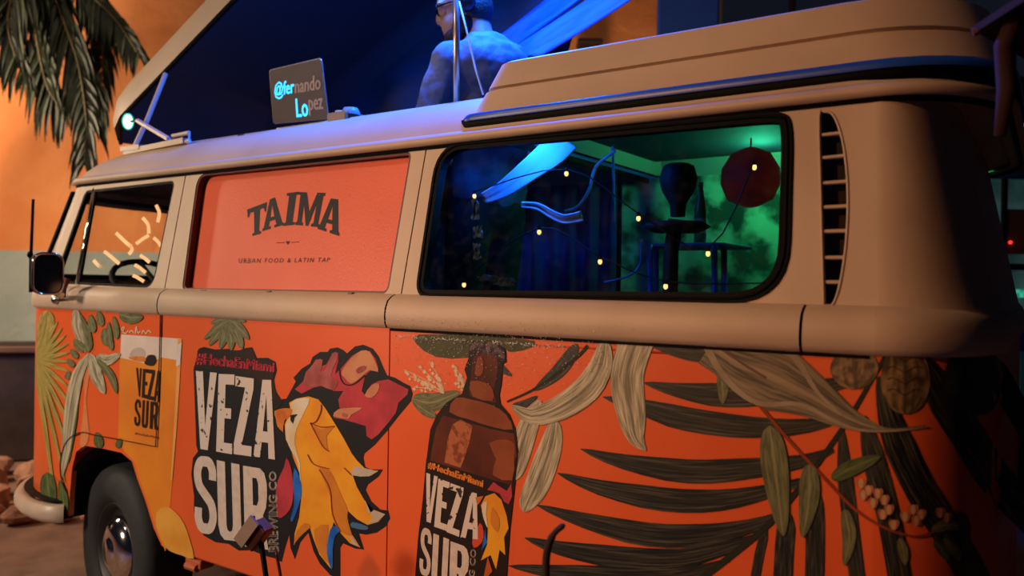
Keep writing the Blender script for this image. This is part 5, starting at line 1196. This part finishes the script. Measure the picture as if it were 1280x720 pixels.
# foreground: small bronze path light on a stake, thin dark stalk
fg = at_y(322, 668, -0.32)
m_brz = mat('bronze', '5A2F1E', 0.35, metal=0.5, c2='4A2418', scale=10)
GLT = thing('garden_light', (fg.x, fg.y, 0), 'bronze box-shaped garden light on a dark stake in front of the logo', 'lamp')
rt = Matrix.Rotation(math.radians(12), 3, 'Z') @ Matrix.Rotation(math.radians(38), 3, 'Y')
mesh('head', rbox(fg, (0.046, 0.04, 0.072), 0.004, rt), m_brz, GLT)
mesh('visor', box(fg+rt @ Vector((-0.020, -0.024, 0.0)), (0.034, 0.008, 0.084), rt), mat('pale_bronze', 'A89484', 0.35, metal=0.3), GLT)
mesh('lens', box(fg+rt @ Vector((0, 0, 0.037)), (0.036, 0.030, 0.003), rt), mat('frosted_lens', '8A7A70', 0.3), GLT)
mesh('stake', join(tube([fg+Vector((0.015, 0.0, -0.02)), (fg.x+0.045, fg.y, fg.z-0.14), (fg.x+0.05, fg.y, 0)], 0.007, 8)), m_black, GLT, True)
mesh('power_cord', tube(smooth_pts([fg+Vector((0.06, 0.01, -0.03)), (fg.x+0.10, fg.y, fg.z-0.15), (fg.x+0.08, fg.y-0.01, fg.z-0.35), (fg.x+0.14, fg.y, 0.0)], 5), 0.004, 6), m_brz, GLT, True)
k0, k1, k2, k3 = at_y(682, 735, -0.35), at_y(684, 690, -0.35), at_y(692, 668, -0.35), at_y(705, 656, -0.35)
tag(mesh('dry_stalk', tube(smooth_pts([(k0.x, k0.y, 0), (k0.x, k0.y, k0.z*0.6), k0, k1, k2, k3], 5), [0.008]*20+[0.006]*5+[0.004], 8), mat('stalk_brown', '2A1E16', 0.8), None, True), 'thin dark curved stalk standing in front of the palm print', 'stalk')

# behind the van: banner panel, post, canopy, kiosk, parasol
def flatbox(px0, px1, D, z0, z1, th=0.06):
    a = CAM+FLAT*D+SIDE*((px0-640)/FPX*D); b = CAM+FLAT*D+SIDE*((px1-640)/FPX*D); c = (a+b)/2; c.z = (z0+z1)/2
    return c, ((b-a).length, th, z1-z0)
c, s = flatbox(816, 893, 6.6, 0, 4.6)
BN = thing('banner', (c.x, c.y, 0), 'tall navy banner panel standing beside the orange wall', 'banner')
mesh('cloth', rbox(c, s, 0.02, RZ), mat('navy_cloth', '1A44A8', 0.8), BN)
c2, s2 = flatbox(893, 898, 6.6, 0, 4.6, 0.05); mesh('pole', rbox(c2, s2, 0.008, RZ), mat('grey_pole', '4A4440', 0.5), BN)
c, s = flatbox(718, 746, 6.7, 0, 3.42, 0.18)
PO = thing('timber_post', (c.x, c.y, 0), 'dark brown timber post in front of the orange wall', 'post')
mesh('post', rbox(c, s, 0.015, RZ), mat('dark_timber', '3A2418', 0.8, c2='2A1810', scale=12, stretch=(4, 4, .5)), PO)
mesh('cap', rbox(c+Vector((0, 0, s[2]/2)), (s[0]*1.1, s[1]*1.1, 0.04), 0.01, RZ), mat('dark_timber2', '33201A', 0.8), PO)
# kiosk with teal-lit window far right
c, s = flatbox(1215, 1400, 5.0, 0, 2.75, 1.2)
KI = thing('bar_kiosk', (c.x, c.y, 0), 'dark bar kiosk with teal-lit window behind the tail of the van', 'kiosk')
mesh('kiosk_wall', rbox(c+FLAT*0.6, s, 0.03, RZ), mat('kiosk_dark', '12161E', 0.7), KI)
def kq(px0, px1, py0, py1, D, m, name_, d2=0.02, parent=KI):
    a = at_d(px0, (py0+py1)/2, D); b = at_d(px1, (py0+py1)/2, D); zt_, zb_ = at_d((px0+px1)/2, py0, D).z, at_d((px0+px1)/2, py1, D).z; cc = (a+b)/2; cc.z = (zt_+zb_)/2
    return mesh(name_, box(cc, ((b-a).length, d2, zt_-zb_), RZ), m, parent)
kw = kq(1236, 1330, 222, 395, 4.96, mat('teal_glow', '3E5E5C', 0.5, c2='22403E', scale=5, emit=0.35), 'window')
kq(1252, 1257, 222, 395, 4.93, m_black, 'mullion', 0.03, kw); kq(1230, 1340, 216, 224, 4.93, mat('blue_frame', '14305A', 0.5), 'frame', 0.04, kw); kq(1262, 1330, 330, 338, 4.93, m_black, 'shelf', 0.03, kw)
kq(1258, 1330, 262, 318, 4.94, mat('tan_board', '5E4636', 0.7), 'menu_board', 0.02, kw)
kq(1266, 1330, 362, 372, 4.92, mat('green_neon', '46C8A0', 0.4, emit=0.8, c2='1E7A60', scale=40), 'green_light_strip')
kq(1240, 1330, 400, 470, 4.94, mat('blue_counter', '12264A', 0.5, emit=0.05), 'counter')
kq(1274, 1330, 440, 540, 4.93, mat('teal_panel', '1E4A4A', 0.6, emit=0.10), 'counter_panel')
rd = at_d(1263, 303, 4.9); mesh('red_lamp', ball(rd, (0.010, 0.010, 0.010), 10, 6), mat('red_led', 'FF2A1A', 0.4, emit=3.0), KI, True)
# parasol with blue neon edge, right of the tail
pc = Vector((5.35, 0.15, 0))
PA = thing('parasol', tuple(pc), 'dark red-brown parasol beside the tail of the van', 'parasol')
corner = at_y(1216, 33, 0.0); apex = Vector((pc.x, pc.y, corner.z+0.62)); R0 = (Vector((corner.x, corner.y, 0))-pc).length; a0 = math.atan2(corner.y-pc.y, corner.x-pc.x)
V = [apex]; 
for k in range(8): V.append(Vector((pc.x+R0*math.cos(a0+k*math.pi/4), pc.y+R0*math.sin(a0+k*math.pi/4), corner.z)))
o = mesh('canopy', (V, [(0, k+1, (k+1) % 8+1) for k in range(8)]), mat('maroon_canvas', '241210', 0.9), PA); sm = o.modifiers.new('thickness', 'SOLIDIFY'); sm.thickness = 0.012
for k in range(8): mesh('rib', tube([V[k+1]+Vector((0, 0, -0.012)), apex+Vector((0, 0, -0.03))], 0.008, 6), mat('parasol_wood', '5A3A2C', 0.6), PA)
mesh('pole', tube([pc, apex], 0.024, 10), MATS['parasol_wood'], PA, True)
mesh('base', lathe([(0.0, 0.08), (0.06, 0.08), (0.26, 0.05), (0.28, 0.0)], pc, 'Z', 24), m_black, PA)
va = at_y(1256, 56, 0.02); vb = at_y(1250, 170, 0.02)
mesh('tied_strap', tube([V[1]+(V[2]-V[1])*0.06+Vector((0.04, 0, 0)), va, (va+vb)/2+Vector((0.006, 0, 0)), vb], [0.012, 0.018, 0.016, 0.010], 8), mat('maroon_strap', '2E120C', 0.9), PA, True)
for pts in ([(1292,20),(1266,36),(1272,46),(1292,62)], [(1292,160),(1268,152),(1256,156),(1266,146)]):
    NB = mesh('neon_tube', tube([at_y(x, y, 0.9) for x, y in pts], 0.005, 6), mat('blue_neon', '1E6AE0', 0.4, emit=0.9))
    tag(NB, 'bent blue neon tube %s the parasol strap' % ('above, right of' if pts[0][1] < 100 else 'below, at the foot of'), 'neon tube', 'blue neon tubes')
# grey canopy roof high behind
c = CAM+FLAT*9.0+SIDE*5.0; c.z = 5.2
cp_ = thing('tent_canopy', (c.x, c.y, 0), 'dim mauve tent canopy high behind the van tail', 'canopy')
mesh('roof_sheet', box(c, (4.2, 1.5, 0.05), RZ @ Matrix.Rotation(math.radians(35), 3, 'X')), mat('mauve_canvas', '6A5250', 0.8), cp_)
for s in (-1.9, 1.9): q = c+SIDE*s; mesh('leg', tube([(q.x, q.y, 0), (q.x, q.y, 5.1)], 0.04, 8), mat('grey_pole', '4A4440', 0.5), cp_)
